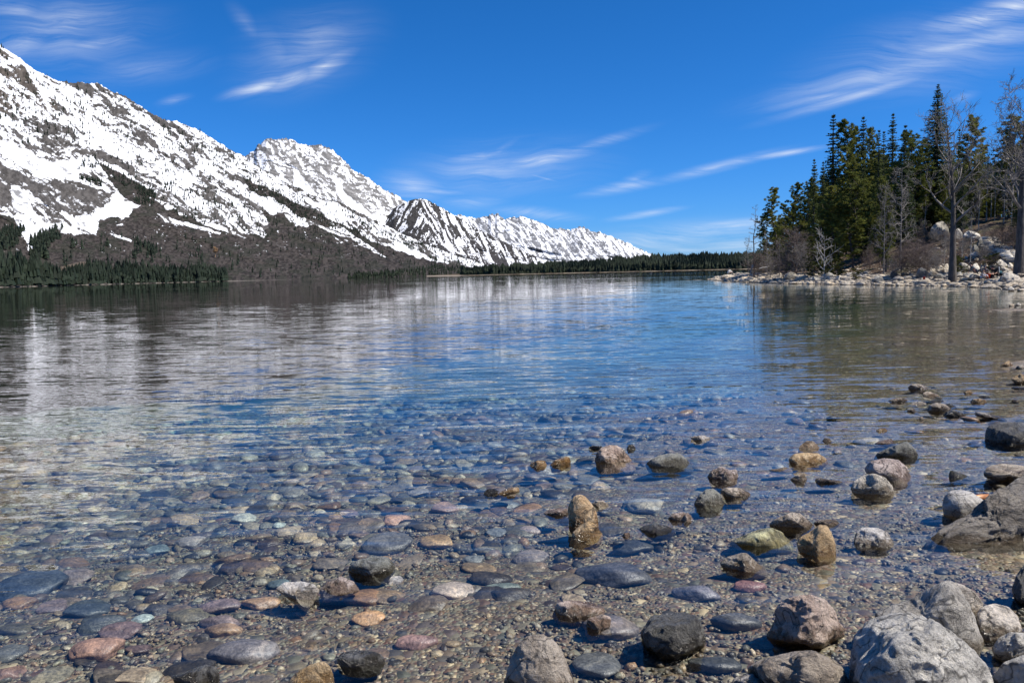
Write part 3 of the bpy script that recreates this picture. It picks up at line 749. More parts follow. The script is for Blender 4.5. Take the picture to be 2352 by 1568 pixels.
#  kind, column, tip row, metres behind the shore, width factor, label
TREES = [
 ('s', 4, 2145, 192, 22, 1.35, 'tallest spruce of the headland, a dark broad-based spire right of centre of the wood'),
 ('s', 3, 1910, 260, 14, 1.15, 'slim tall spruce spire standing clear at the left of the high trees'),
 ('s', 1, 1978, 265, 20, 1.0, 'spruce with a narrow pointed top between the left spire and the middle spire'),
 ('s', 1, 2045, 258, 20, 1.0, 'slim dark spruce spire in the middle of the wood'),
 ('p', 1, 1945, 279, 16, .95, 'tall olive pine beside the slim left spire, with a feathery rounded top'),
 ('p', 1, 1962, 296, 20, .8, 'dark pine tucked between the feathery pine and the pointed spruce'),
 ('p', 0, 1997, 297, 22, .6, 'thin sparse pine top right of the narrow pointed spruce'),
 ('s', 3, 2014, 296, 20, .9, 'small twin spruce top, left one of the pair before the middle spire'),
 ('s', 3, 2025, 299, 22, .9, 'small twin spruce top, right one of the pair before the middle spire'),
 ('s', 2, 2073, 284, 14, .8, 'ragged spruce with grey lower branches right of the middle spire'),
 ('p', 2, 2097, 301, 18, .95, 'wide yellow-green pine left of the tallest spruce'),
 ('p', 0, 2122, 322, 22, .8, 'pine shoulder tucked against the left side of the tallest spruce'),
 ('p', 1, 2226, 266, 30, 1.05, 'round topped pine right of the big bare cottonwood'),
 ('s', 3, 2196, 294, 34, .8, 'thin dark spruce top seen between the bare cottonwood and the round topped pine'),
 ('p', 0, 2313, 270, 26, 1.0, 'grey-green pine behind the huge leafless tree at the right edge'),
 ('s', 1, 1868, 363, 9, .95, 'mid height spruce spire left of the slim tall spruce'),
 ('s', 1, 1888, 369, 12, .9, 'spruce top close to the left foot of the slim tall spruce'),
 ('p', 1, 1855, 412, 10, .8, 'short dark pine on the left shoulder of the mid height spruce'),
 ('p', 1, 1824, 422, 9, .85, 'bushy pine with a pointed top above the reddish shrub'),
 ('p', 3, 1785, 432, 6, .95, 'leaning pine near the tip of the headland with a bent top'),
 ('p', 3, 1758, 489, 4.5, .95, 'outermost small green pine near the dead snag'),
 ('p', 3, 1806, 470, 6, .9, 'low dark pine between the bent pine and the bushy pine'),
 ('j', 3, 1866, 543, 2.6, .95, 'round bright green young conifer standing alone right at the shore stones'),
 ('p', 0, 2027, 408, 9, .75, 'front pine leaning over the bank with a long bare lower trunk'),
 ('p', 3, 2035, 470, 7, .9, 'dark bushy pine at the foot of the long bare trunk, shading the bank'),
 ('p', 2, 1960, 398, 9, 1.0, 'big rounded pine with light olive clumps in front of the wood'),
 ('p', 0, 1912, 430, 7, .9, 'full pine in front of the slim tall spruce'),
 ('p', 0, 1990, 410, 13, .9, 'full dark pine between the rounded pine and the leaning front pine'),
 ('p', 3, 1885, 452, 6, 1.0, 'dense low pine left of the weathered fallen tree'),
 ('p', 3, 1925, 525, 5.5, .9, 'short green conifer just above the weathered fallen tree'),
 ('p', 2, 2090, 400, 20, .9, 'sunlit olive pine below the wide yellow-green pine'),
 ('p', 3, 2060, 372, 18, .9, 'pine crown filling the gap below the ragged spruce'),
 ('p', 0, 2140, 400, 28, 1.0, 'dark pine at the foot of the tallest spruce'),
 ('p', 1, 2262, 380, 34, .9, 'pine behind the pale aspens'),
 ('p', 3, 2235, 420, 32, 1.2, 'low bushy pine behind the aspens on the hilltop'),
 ('p', 1, 2290, 392, 32, 1.0, 'olive pine between the aspens and the huge leafless tree'),
 ('p', 2, 2175, 400, 36, .9, 'pine behind the trunk of the bare cottonwood'),
 ('p', 3, 2345, 400, 28, 1.0, 'green pine behind the trunk of the huge leafless tree'),
 ('p', 0, 2322, 430, 24, .9, 'pine just left of the huge leafless tree trunk'),
]
JUN = pine_parts(210, 9, 2.0, .03, FOL_GREEN, n_br=110, tuftr=.22, top=.75)
HM = {('s', 4): 20, ('p', 3): 12}
for i, (k, n, px, ty, e, wd, lab) in enumerate(TREES):
    Y = yy(px, e)
    parts = JUN if k == 'j' else (SPR if k == 's' else PIN)[n]
    Hm = 9 if k == 'j' else HM.get((k, n), 16 if k == 's' else 14)
    nm = {'s': 'spruce_tree', 'p': 'pine_tree', 'j': 'young_conifer'}[k]
    # crown widths follow the survey, not the height
    d = ray(px, ty); z = hz1(d[0]/d[1]*Y, Y); s = (CAMH+d[2]/d[1]*Y-z)/Hm
    put_tree(nm, parts, px, 600, ty, Y, Hm, lab, 'conifer', 'conifers of the headland wood', rng.uniform(0, 6.28), wide=wd*(1.0 if k != 'p' else .62+.30/max(s, .6)))
# unlabelled-by-place crowd behind them: still one tree each
env = [(1740, 560), (1770, 500), (1800, 452), (1840, 430), (1870, 385), (1900, 345), (1960, 330), (2010, 330), (2060, 325), (2110, 340), (2160, 350), (2200, 340), (2250, 330), (2300, 320), (2352, 330), (2440, 320)]
ex, ey = zip(*env)
for i in range(64):
    px = 1745 + (2440-1745)*(i+rng.random())/64
    e = rng.uniform(12, 42) if px > 1850 else rng.uniform(7, 16)
    ty = np.interp(px, ex, ey) + rng.uniform(8, 80)
    k = rng.random() < .3
    parts, Hm = (SPR[rng.choice([0, 1, 2])], 16) if k else (PIN[rng.choice([0, 1, 2])], 14)
    put_tree('spruce_tree' if k else 'pine_tree', parts, px, 600, ty, yy(px, e), Hm, 'green conifer crowded in the inner rows of the headland wood behind the front trees',
             'conifer', 'inner conifers of the headland wood', rng.uniform(0, 6.28), wide=1.0)

for i in range(38):
    px = 2110 + (2460-2110)*(i+rng.random())/38
    put_tree('pine_tree', PIN[3] if i % 3 else SPR[2], px, 600, rng.uniform(330, 470), yy(px, rng.uniform(26, 44)), 12 if i % 3 else 16, 'green conifer crowded in the inner rows of the headland wood behind the front trees',
             'conifer', 'inner conifers of the headland wood', rng.uniform(0, 6.28), wide=1.15)
# leafless trees
def place_bare(name, parts, px, bx, ty, e, Hm, lab, group=None, rz=0.0, wide=1.0, Y=None, cat='bare tree', pn=('trunk', 'crown')):
    Y = Y or yy(px, e)
    t = put_tree(name, parts, px, 620, ty, Y, Hm, lab, cat, group, rz, wide=wide)
    return t
def fork_a(t): return (-.055*12*max(t-.5, 0)*2, .2*t)
big = bare_parts(301, 12, .25, .34, .72, 3, 17, BARK_GREY, BARK_TWIG, .75, .011, forks=fork_a, blen=.40, kt=12)
place_bare('cottonwood_tree', big, 2188, 0, 268, 1.6, 12, 'big leafless cottonwood with a thick dark trunk rising from the shore boulders', rz=0)
big2 = bare_parts(302, 13, .37, .30, .8, 4, 13, BARK_GREY, BARK_TWIG, .6, .012, forks=lambda t: (.25*t, 0), blen=.46, kt=14)
place_bare('cottonwood_tree', big2, 2342, 0, 236, 3.2, 13, 'huge rough barked leafless tree cut by the right edge beside the stone steps', rz=1.0)
slim = [bare_parts(310+i, 9, .075, .35, .55, 3, 12, BARK_PALE, BARK_TWIG, .7, .008, blen=.28, kt=6) for i in range(3)]
for px, ty, e, n, lab in [
    (2228, 466, 8, 0, 'pale aspen sapling standing by the square white boulder on the slope'), (2209, 520, 7, 1, 'short pale aspen just right of the cottonwood trunk'),
    (2169, 520, 7, 2, 'short pale aspen just left of the cottonwood trunk'), (2245, 420, 20, 1, 'slim white aspen straight up from the hilltop left of the pale shrub'),
    (2262, 342, 24, 0, 'tallest slim aspen with forked top on the hilltop'), (2281, 393, 24, 2, 'white barked aspen right of the forked aspen'),
    (2122, 423, 19, 0, 'pale bare tree beside the big hill boulder'), (2302, 400, 22, 1, 'thin grey aspen between the white aspen and the huge tree'),
    (2272, 370, 30, 2, 'thin bare tree behind the forked aspen'), (2190, 380, 24, 0, 'bare tree with many thin twigs behind the cottonwood'), (2206, 400, 26, 2, 'thin bare tree on the hilltop right of the cottonwood'),
    (2150, 410, 26, 1, 'thin bare tree left of the cottonwood crown'), (2320, 420, 18, 0, 'bare sapling close to the left side of the huge tree')]:
    place_bare('aspen_tree', slim[n], px, 0, ty, e, 9, lab, 'leafless aspens on the hill', rz=rng.uniform(0, 6))
grey = [bare_parts(330+i, 8, .10, .22, .7, 3, 20, BARK_TWIG, BARK_TWIG, .35, .010, blen=.30, droop=.15, kt=6) for i in range(3)]
for px, ty, e, n, wd, lab in [
    (2067, 385, 8, 0, .8, 'dead grey pine with drooping dry branches above the willow scrub'), (2030, 423, 6, 1, .5, 'bare pole with short stubs beside the leaning front pine'),
    (1762, 540, 2.5, 2, .9, 'low leafless tree at the left foot of the small outermost pine'), (1790, 552, 2.5, 0, .9, 'leafless tree with pale twigs below the bent pine'), (1810, 560, 2.5, 1, .8, 'leafless grey tree left of the reddish shrub'),
    (1718, 545, 1.6, 1, .6, 'thin leafless sapling leaning out over the tip')]:
    place_bare('bare_tree', grey[n], px, 0, ty, e, 8, lab, None, rz=rng.uniform(0, 6), wide=wd)
snag = bare_parts(340, 9, .11, .45, .5, 2, 16, BARK, BARK_TWIG, .25, .012, blen=.14, kt=6)
place_bare('dead_snag', snag, 1732, 0, 473, 2.0, 9, 'dead snag with short broken branches at the left end of the wood', cat='dead tree')
shr = [bare_parts(350+i, 3, .03, .02, 1.0, 3, 34, m, m, .9, .006, blen=.75, kt=4) for i, m in enumerate((BARK_RED, BARK_RED, BARK_TWIG))]
for px, ty, e, n, wd, lab in [
    (1829, 545, 2.8, 0, 1.3, 'reddish leafless shrub spreading left of the round young conifer'), (1845, 575, 2.4, 2, 1.1, 'grey twiggy shrub against the round young conifer'),
    (2070, 585, 3.5, 0, 1.6, 'reddish brown willow scrub left of the dark bank'), (2092, 568, 4.5, 1, 1.5, 'tall brown willow scrub above the dark shore boulder'), (2112, 572, 4, 0, 1.5, 'brown willow scrub just left of the yellow boulder'),
    (2130, 575, 5, 1, 1.4, 'brown willow scrub behind the yellow boulder'), (2150, 585, 4, 2, 1.4, 'grey twigs beside the cottonwood foot'), (2050, 605, 2.6, 2, 1.3, 'low grey twigs above the shore stones at the bank'),
    (2258, 522, 17, 2, 1.2, 'pale bare shrub on the hilltop at the head of the steps'), (2275, 530, 16, 0, 1.3, 'reddish bare shrub right of the steps head'), (1740, 590, 2, 0, 1.2, 'low bare shrub at the foot of the dead snag'),
    (1770, 600, 2, 2, 1.2, 'low grey shrub under the outermost pine'), (2300, 520, 14, 1, 1.3, 'brown bare shrub beside the steps'), (1800, 590, 2.2, 1, 1.3, 'low brown shrub left of the reddish shrub')]:
    place_bare('bare_shrub', shr[n], px, 0, ty, e, 3, lab, None, rz=rng.uniform(0, 6), wide=wd, cat='shrub')
rs2 = random.Random(8)
for i in range(34):
    px = rs2.uniform(1990, 2345); e_ = rs2.uniform(5, 20); Yq = yy(px, e_); d_ = ray(px, 600); zq = hz1(d_[0]/d_[1]*Yq, Yq)
    t_ = empty('bare_shrub', (d_[0]/d_[1]*Yq, Yq, zq), 'leafless brown brush growing on the bank above the shore boulders', 'shrub', 'brush on the bank', rs2.uniform(0, 6), rs2.uniform(.3, .62))
    for nm_, me_ in zip(('trunk', 'crown'), shr[i % 3]): link(nm_, me_, t_)
dead = bare_parts(360, 4, .05, .05, .8, 2, 13, BARK_WHITE, BARK_WHITE, .5, .012, blen=.6, kt=5)
place_bare('weathered_tree', dead, 1893, 0, 540, 2.6, 4, 'bleached white dead tree with tangled limbs right of the round young conifer', cat='dead tree', wide=.85)
gb = pine_parts(220, 2, 1.1, .03, FOL_GREEN, n_br=40, tuftr=.16, top=.8)
for px, ty, e, lab in [(1928, 606, 3.2, 'small yellow-green juniper left of the driftwood'), (1966, 618, 2.0, 'small yellow-green bush just behind the driftwood logs'), (2274, 584, 8, 'little round green bush at the foot of the steps'),
                       (1912, 590, 4.5, 'green juniper up the bank left of the bare slope'), (2203, 590, 5, 'small green conifer bush behind the cottonwood foot'), (1895, 598, 3, 'low green bush by the bleached dead tree')]:
    put_tree('green_bush', gb, px, 620, ty, yy(px, e), 2, lab, 'bush', None, rng.uniform(0, 6))

# ------------------------------------------------------------------ far forests
def cone_tree(k=6, tiers=3, rng=None):
    V = []; F = []
    for t in range(tiers):
        z0 = .10 + t*.27; z1 = min(z0+.50, 1.0); r = .20*(1-t*.27)
        b = len(V)
        for j in range(k):
            a = j*2*math.pi/k + t; rr = r*(1 if j % 2 else .68)
            V.append((math.cos(a)*rr, math.sin(a)*rr, z0))
        V.append((0, 0, z1))
        for j in range(k): F.append((b+j, b+(j+1) % k, b+k))
    return np.array(V), np.array(F)
CT_V, CT_F = cone_tree()
def forest_mesh(name, pos, hts, wid, seed, mats=(FOL_FAR,)):
    rg = np.random.default_rng(seed); n = len(pos)
    a = rg.uniform(0, 6.28, n); c, s = np.cos(a), np.sin(a)
    V = CT_V[None]*np.ones((n, 1, 1)); x = V[..., 0]*c[:, None]-V[..., 1]*s[:, None]; y = V[..., 0]*s[:, None]+V[..., 1]*c[:, None]
    V = np.stack([x*(hts*wid)[:, None], y*(hts*wid)[:, None], V[..., 2]*hts[:, None]], -1) + pos[:, None] + rg.normal(size=(n, len(CT_V), 3))*(hts*.012)[:, None, None]
    F = CT_F[None] + (np.arange(n)*len(CT_V))[:, None, None]
    sh = rg.uniform(.7, 1.5, n)
    C = np.repeat(sh, len(CT_V))[:, None]*np.ones(3)
    return mesh_np(name, V.reshape(-1, 3), F.reshape(-1, 3), list(mats), colors=C, smooth=False)
rg = np.random.default_rng(77)
def scatter(M, dens_items, n, seed, jit=.5):
    """random points on a mountain following painted densities (survey frame)"""
    r = np.random.default_rng(seed)
    x = r.uniform(M.Xp[0, 0]+2, M.Xp[0, -1]-2, n); y = r.uniform(60, 665, n)
    d = poly_field(x, y, dens_items, 0)
    cl = uni(fbm(P2(x/13, y/9, 6), 4, .6, seed=seed))
    keep = r.random(n) < d*(.25+1.5*cl**2)
    x, y = x[keep], y[keep]
    p, ok, v = M.sample(x, y)
    return p[ok], x[ok], y[ok]
SLOPE_D = [
 (.07, 1, C1([(-200, 100), (100, 130), (700, 400), (1000, 530), (1380, 730), (1924, 980), (2400, 1200), (2900, 1380), (1900, 1250), (1300, 1150), (800, 1000), (500, 700), (-200, 500)])),
 (.24, 1, C1([(840, 520), (1100, 580), (1400, 740), (1924, 1000), (2300, 1180), (1900, 1060), (1400, 900), (1000, 700)])),
 (.22, 1, C1([(900, 900), (1300, 980), (1600, 1080), (1900, 1180), (1500, 1190), (1000, 1080)])),
 (1.3, .6, C1([(1380, 850), (1470, 890), (1560, 930), (1680, 1000), (1800, 1060), (1924, 1115), (2100, 1210), (2000, 1190), (1850, 1130), (1700, 1090), (1600, 1040), (1500, 970), (1400, 930)])),
 (1.3, .6, C2([(60, 175), (160, 225), (300, 290), (420, 340), (560, 400), (700, 450), (900, 480), (1300, 494), (1300, 505), (900, 500), (720, 490), (560, 450), (380, 370), (250, 310), (100, 225)])),
 (1.0, .5, C1([(780, 900), (870, 915), (880, 975), (800, 1010), (760, 990)])), (.8, .5, C1([(590, 790), (660, 830), (790, 890), (790, 940), (700, 900), (620, 850)])),
 (.5, .5, C1([(440, 860), (560, 860), (600, 900), (500, 900)])), (.6, .4, C1([(110, 640), (170, 650), (170, 670), (120, 670)])), (.3, .5, C1([(480, 740), (560, 730), (560, 800), (440, 800)])),
 (.9, .6, C1([(-200, 1150), (30, 1150), (130, 1110), (130, 1200), (70, 1260), (-200, 1300)])), (.9, .6, C1([(170, 1210), (290, 1140), (350, 1130), (350, 1200), (270, 1250), (260, 1310), (180, 1320)])),
 (.045, .5, C1([(360, 1190), (1300, 1180), (2900, 1400), (2900, 1500), (300, 1500)])),
 (.6, .5, C1([(740, 1200), (800, 1200), (890, 1250), (880, 1320), (760, 1290)])), (.4, .5, C2([(500, 400), (820, 470), (820, 560), (560, 480)])),
]
p, x_, y_ = scatter(M1, SLOPE_D, 90000, 5)
ht = rg.uniform(5, 13, len(p))*np.where(y_ > 560, 1.2, 1.0)
order = np.argsort(-(ht/np.hypot(p[:, 0], p[:, 1])))
N_IND = 110
low = [i for i in order if y_[i] > 480][:N_IND]
rest = np.setdiff1d(np.arange(len(p)), low)
link('mountain_conifers', forest_mesh('mountain_conifers', p[rest], ht[rest], np.full(len(rest), 1.0), 6), kind='stuff', label='thin scatter of small dark conifers over the snowy slope', cat='forest')
ONE = [forest_mesh('slope_conifer', np.zeros((1, 3)), np.ones(1), np.array([w]), 20+i) for i, w in enumerate((.9, 1.15, 1.4))]
for i in low:
    o = link('slope_conifer', ONE[i % 3], None, 'small dark conifer standing alone on the brown and snowy lower mountainside', 'conifer', 'single conifers on the far mountainside')
    o.location = p[i]; h = ht[i]*1.15; o.scale = (h, h, h)
# dead burnt poles on the snow
pd, xd, yd = scatter(M1, [(.25, 1, C1([(-200, 100), (100, 130), (700, 400), (1380, 730), (2100, 1100), (1500, 1150), (900, 1000), (500, 700), (-200, 500)])), (.15, .5, C1([(700, 1150), (2900, 1380), (2900, 1500), (600, 1500)]))], 40000, 8)
n = len(pd); hh = rg.uniform(5, 11, n); r = .22
V = np.stack([pd+np.array([-r, 0, 0]), pd+np.array([r, 0, 0]), pd+np.array([0, r, 0]), pd+np.stack([rg.normal(size=n)*.5, rg.normal(size=n)*.5, hh], 1)], 1).reshape(-1, 3)
b = np.arange(n)[:, None]*4; F = np.concatenate([b+np.array([[0, 1, 3]]), b+np.array([[1, 2, 3]]), b+np.array([[2, 0, 3]])])
link('burnt_trunks', mesh_np('burnt_trunks', V, F, [BARK], smooth=False), kind='stuff', label='bare burnt tree trunks dotting the mountainside', cat='forest')

# dense belts along the far shore
def belt(name, label, segs, n, seed, hrange, M=None):
    r = np.random.default_rng(seed); P = []; Hh = []
    xs = r.uniform(segs[0][0], segs[-1][0], n)
    arr = np.array([(a, b, c, d) for a, b, c, d in segs], float)
    yb = np.interp(xs, arr[:, 0], arr[:, 1]); D0 = np.interp(xs, arr[:, 0], arr[:, 2]); dep = np.interp(xs, arr[:, 0], arr[:, 3])
    q = r.random(n)
    D = D0 + q*dep
    pt = at_rho(xs, yb, D); pt[:, 2] = 0
    pt[:, 2] = q*dep*.05*hrange[2]
    if M is not None:
        sxp, syp = proj(pt + np.array([0, 0, .5]))
    Hh = r.uniform(hrange[0], hrange[1], n)*(1 + .35*(vnoise(P2(xs/6, 0*xs, seed))-.5))
    return link(name, forest_mesh(name, pt, Hh, np.full(n, 1.15), seed), kind='stuff', label=label, cat='forest')
# hill sheet that carries the low forest at the head of the lake
xs = np.linspace(980, 1900, 160); vv = np.linspace(0, 1, 14)
sh_y = np.interp(xs, [980, 1083, 1290, 1496, 1600, 1691, 1900], [637, 633.6, 629.2, 625.6, 621, 617.4, 613.0])
top_z = np.interp(xs, [980, 1100, 1300, 1500, 1691, 1900], [2, 5, 14, 22, 22, 22])
Ds = np.interp(xs, [980, 1083, 1496, 1691, 1900], [1500, 1300, 1150, 1100, 1100])
G = []
for q in vv:
    pt = at_rho(xs, sh_y, Ds + q*700); pt[:, 2] = -.6+top_z*ss(q, 0, 1)+ .9*(q > .01); G.append(pt)
link('far_shore_hill', mesh_np('far_shore_hill', np.array(G).reshape(-1, 3), grid_faces(14, 160), [GROUND]), kind='structure', label='low far shore carrying the forest')
def belt_on(name, label, x0, x1, n, seed, h0, h1):
    r = np.random.default_rng(seed); x = r.uniform(x0, x1, n); q = r.random(n)**1.2
    D = np.interp(x, xs, Ds)+4+q*690; y = np.interp(x, xs, sh_y); tz = np.interp(x, xs, top_z)
    pt = at_rho(x, y, D); pt[:, 2] = .2+tz*ss(q, 0, 1)
    Hh = r.uniform(h0*.75, h1*1.08, n)*(.8+.4*vnoise(P2(x/7, 0*x, seed)))
    return link(name, forest_mesh(name, pt, Hh, np.full(n, 1.1), seed), kind='stuff', label=label, cat='forest')
belt_on('far_forest', 'unbroken dark conifer forest along the head of the lake', 1060, 1880, 9000, 15, 11, 17)
def belt_m1(name, label, x0, x1, top, n, seed, h0, h1):
    r = np.random.default_rng(seed); x = r.uniform(x0, x1, n)
    tp = np.interp(x, [a for a, b in top], [b for a, b in top]); yb = np.interp(x, *zip(*m1_base))
    y = yb-2-(yb-tp)*r.random(n)
    p, ok, v = M1.sample(x, y); p = p[ok]
    Hh = r.uniform(h0*.55, h1*1.2, len(p))*(.75+.55*vnoise(P2(x[ok]/9, y[ok]/9, seed)))
    return link(name, forest_mesh(name, p, Hh, np.full(len(p), 1.0), seed), kind='stuff', label=label, cat='forest')
belt_m1('shore_forest', 'dense dark conifer belt on the shore below the brown slope', 128, 523, [(128, 652), (150, 648), (160, 640), (185, 632), (210, 628), (240, 622), (300, 630), (400, 632), (500, 630), (523, 636)], 1700, 16, 10, 17)
belt_m1('corner_forest', 'dense dark conifer stand at the foot of the cliffs on the far left shore', -160, 128, [(-160, 600), (0, 612), (40, 615), (75, 622), (90, 640), (128, 652)], 1200, 17, 12, 20)
belt_m1('slope_forest', 'dark conifers along the foot of the far slope', 800, 1100, [(800, 640), (900, 632), (1000, 612), (1100, 622)], 500, 18, 8, 13)
# golden bare aspen clump on the slope
pt, ok, v = M1.sample(np.array([493.0]), np.array([590.0]))
gold, tt, oo = new_mat('straw_gold'); principled(tt, oo, Base_Color=(.42, .26, .13, 1), Roughness=.9)
r_ = np.random.default_rng(3); A_ = Acc()
for (cx, cz, rr) in ((0, 11, 3.2), (2.4, 9, 2.6), (-1.8, 8, 2.4), (.6, 6, 2.2), (-.4, 14, 2.0), (3.4, 12, 1.2)):
    c = r_.normal(size=(160, 3)); c /= np.linalg.norm(c, axis=1)[:, None]; c = c*rr*r_.uniform(.5, 1, (160, 1))+np.array([cx, 0, cz])
    V_, F_, C_ = blades(c, r_.normal(size=(160, 3)), 1.0, .8, r_, np.ones(160)); A_.add(V_, F_)
e = empty('golden_tree', pt[0]+np.array([5, -8, 2]), 'single straw coloured tree glowing on the dark brown slope', 'tree', scale=1.15)
link('crown', A_.mesh('golden_crown', [gold], False), e)
tv, tf = tube([(0, 0, -2), (.2, 0, 4), (.4, 0, 8)], [.5, .4, .2], 5); link('trunk', mesh_np('golden_trunk', tv, tf, [gold]), e)
# ------------------------------------------------------------------ stones
def rock_mat(name, dark, mid, light, scale=5.0, speck=.5, spc=(.6, .58, .55), layer=None, vein=None, bump=.02, wet=True, rough=.75, wetlev=.04, patch=0.65):
    m, t, out = new_mat(name)
    tc = t.node('ShaderNodeTexCoord'); oc = tc.outputs['Object']; g = t.node('ShaderNodeNewGeometry')
    oi = t.node('ShaderNodeObjectInfo')
    off = t.vmath('ADD', oc, t.vmath('SCALE', (7.1, 3.3, 5.7), oi.outputs['Random']))
    src = off
    if wet and bump < .045 and not layer: scale = scale*1.9
    if layer:
        mp = t.node('ShaderNodeMapping', ins={0: off}); mp.inputs['Rotation'].default_value = (R_(layer[0]), R_(layer[1]), 0); mp.inputs['Scale'].default_value = (1, 1, layer[2])
        src = mp.outputs[0]
    a = t.noise(src, scale, 6, .68, .4); b = t.noise(src, scale*5, 5, .78); c = t.noise(off, scale*22, 3, .65); d = t.noise(off, scale*.55, 3, .5)
    col = t.ramp(a, [(.34, dark), (.48, mid), (.62, light)])
    col = t.mix(1.0, col, t.ramp(b, [(.34, (.35, .34, .33)), (.5, (.95, .95, .95)), (.66, (1.5, 1.47, 1.42))]), 'MULTIPLY')
    col = t.mix(t.math('MULTIPLY', t.maprange(c, .52, .66), speck), col, spc)
    col = t.mix(t.math('MULTIPLY', t.maprange(c, .46, .34), speck*.7), col, (.03, .028, .026))
    col = t.mix(t.maprange(d, .35, .65, 0, patch), col, light)
    ck = t.noise(src, scale*.42, 3, .55, .6)
    col = t.mix(t.maprange(t.math('ABSOLUTE', t.math('SUBTRACT', ck, .5)), .018, .002, 0, .75), col, (.03, .028, .026))
    col = t.mix(1.0, col, t.ramp(oi.outputs['Random'], [(0, (.72, .70, .68)), (.5, (1, 1, 1)), (1, (1.12, 1.04, .92))]), 'MULTIPLY')
    if vein:
        w = t.node('ShaderNodeTexWave', ins={0: off, 'Scale': vein[0], 'Distortion': 6.0, 'Detail': 3.0}); 
        col = t.mix(t.maprange(w.outputs['Fac'], .90, .99), col, vein[1])
    hgt = t.math('ADD', t.math('MULTIPLY', a, 1.2), t.math('ADD', t.math('MULTIPLY', b, .6), t.math('MULTIPLY', c, .18)))
    bp = t.node('ShaderNodeBump', ins={'Strength': .9, 'Distance': bump*2.6, 'Height': hgt})
    rg_ = rough; 
    if wet:
        z = t.node('ShaderNodeSeparateXYZ', ins={0: g.outputs['Position']}).outputs[2]
        zz = t.math('ADD', z, t.math('MULTIPLY', t.math('SUBTRACT', a, .5), .22))
        w = t.maprange(zz, wetlev+.025, wetlev-.012)
        wc = t.mix(1.0, col, (.50, .45, .38), 'MULTIPLY')
        sub = t.maprange(z, .0, -.03)
        wc = t.mix(sub, wc, t.mix(1.0, col, (.72, .70, .64), 'MULTIPLY'))
        col = t.mix(w, col, wc)
        rg_ = t.math('SUBTRACT', rough, t.math('MULTIPLY', w, rough-.16))
    principled(t, out, Base_Color=col, Roughness=rg_, Normal=bp.outputs[0])
    return m
RM = {
 'grey': rock_mat('grey_granite', (.16, .15, .135), (.40, .38, .345), (.64, .61, .55), 4.5, .5),
 'white': rock_mat('pale_granite', (.26, .24, .22), (.52, .49, .46), (.72, .69, .66), 6, .45),
 'dark': rock_mat('dark_basalt', (.028, .03, .03), (.065, .066, .064), (.18, .178, .17), 6, .3, (.38, .37, .35), rough=.42, patch=.35),
 'brown': rock_mat('brown_gneiss', (.10, .08, .06), (.28, .225, .175), (.54, .47, .39), 6, .45, (.55, .5, .45)),
 'tan': rock_mat('ochre_stone', (.18, .11, .045), (.42, .27, .12), (.62, .47, .29), 6, .35, (.6, .5, .36)),
 'orange': rock_mat('orange_stone', (.25, .13, .05), (.52, .31, .14), (.70, .52, .32), 6, .3, (.7, .6, .45)),
 'amber': rock_mat('amber_stone', (.22, .12, .03), (.33, .19, .055), (.45, .33, .17), 3, .05, rough=.3, patch=.3),
 'pink': rock_mat('pink_granite', (.15, .10, .09), (.38, .285, .25), (.66, .56, .51), 7, .55, (.65, .58, .55)),
 'banded': rock_mat('green_banded', (.11, .13, .09), (.34, .36, .23), (.58, .58, .36), 9, .25, (.6, .6, .5), layer=(20, 55, .25), vein=(9.0, (.55, .52, .30))),
 'greygreen': rock_mat('grey_green_stone', (.09, .10, .09), (.17, .18, .165), (.28, .285, .26), 4, .45, (.4, .4, .37), rough=.5),
 'schist': rock_mat('brown_schist', (.06, .05, .042), (.22, .19, .16), (.46, .42, .37), 7, .4, (.45, .42, .38), layer=(8, 12, 2.6), bump=.035),
 'grain': rock_mat('woody_schist', (.07, .05, .04), (.28, .22, .17), (.60, .53, .44), 7, .3, (.6, .55, .48), layer=(10, 20, 4.5), bump=.03),
 'shore': rock_mat('shore_stone', (.18, .15, .12), (.42, .36, .28), (.68, .61, .50), 2.2, .25, (.7, .68, .62), bump=.04, wetlev=.05),
 'wboulder': rock_mat('white_boulder', (.30, .27, .23), (.54, .50, .43), (.76, .72, .63), 1.6, .3, (.74, .72, .68), bump=.05),
 'dboulder': rock_mat('lichened_boulder', (.06, .062, .055), (.15, .15, .14), (.38, .37, .34), 1.2, .3, (.5, .5, .46), bump=.06),
}
def cobble_mat(objcol):
    m, t, out = new_mat('cobble' if objcol else 'bed_cobbles')
    tc = t.node('ShaderNodeTexCoord'); g = t.node('ShaderNodeNewGeometry'); oi = t.node('ShaderNodeObjectInfo')
    pos = g.outputs['Position']
    base = oi.outputs['Color'] if objcol else t.node('ShaderNodeAttribute', attribute_name='Col').outputs['Color']
    a = t.noise(pos, 11, 5, .7, .5); b = t.noise(pos, 70, 4, .7)
    col = t.mix(1.0, base, t.ramp(a, [(.3, (.5, .48, .46)), (.5, (1.0, 1.0, 1.0)), (.66, (1.7, 1.6, 1.45))]), 'MULTIPLY')
    col = t.mix(1.0, col, t.ramp(b, [(.33, (.5, .5, .5)), (.5, (1, 1, 1)), (.68, (1.6, 1.55, 1.5))]), 'MULTIPLY')
    bp = t.node('ShaderNodeBump', ins={'Strength': .7, 'Distance': .012, 'Height': t.math('ADD', a, t.math('MULTIPLY', b, .4))})
    principled(t, out, Base_Color=col, Roughness=.35, Normal=bp.outputs[0]); return m
COB = cobble_mat(True); COBS = cobble_mat(False)

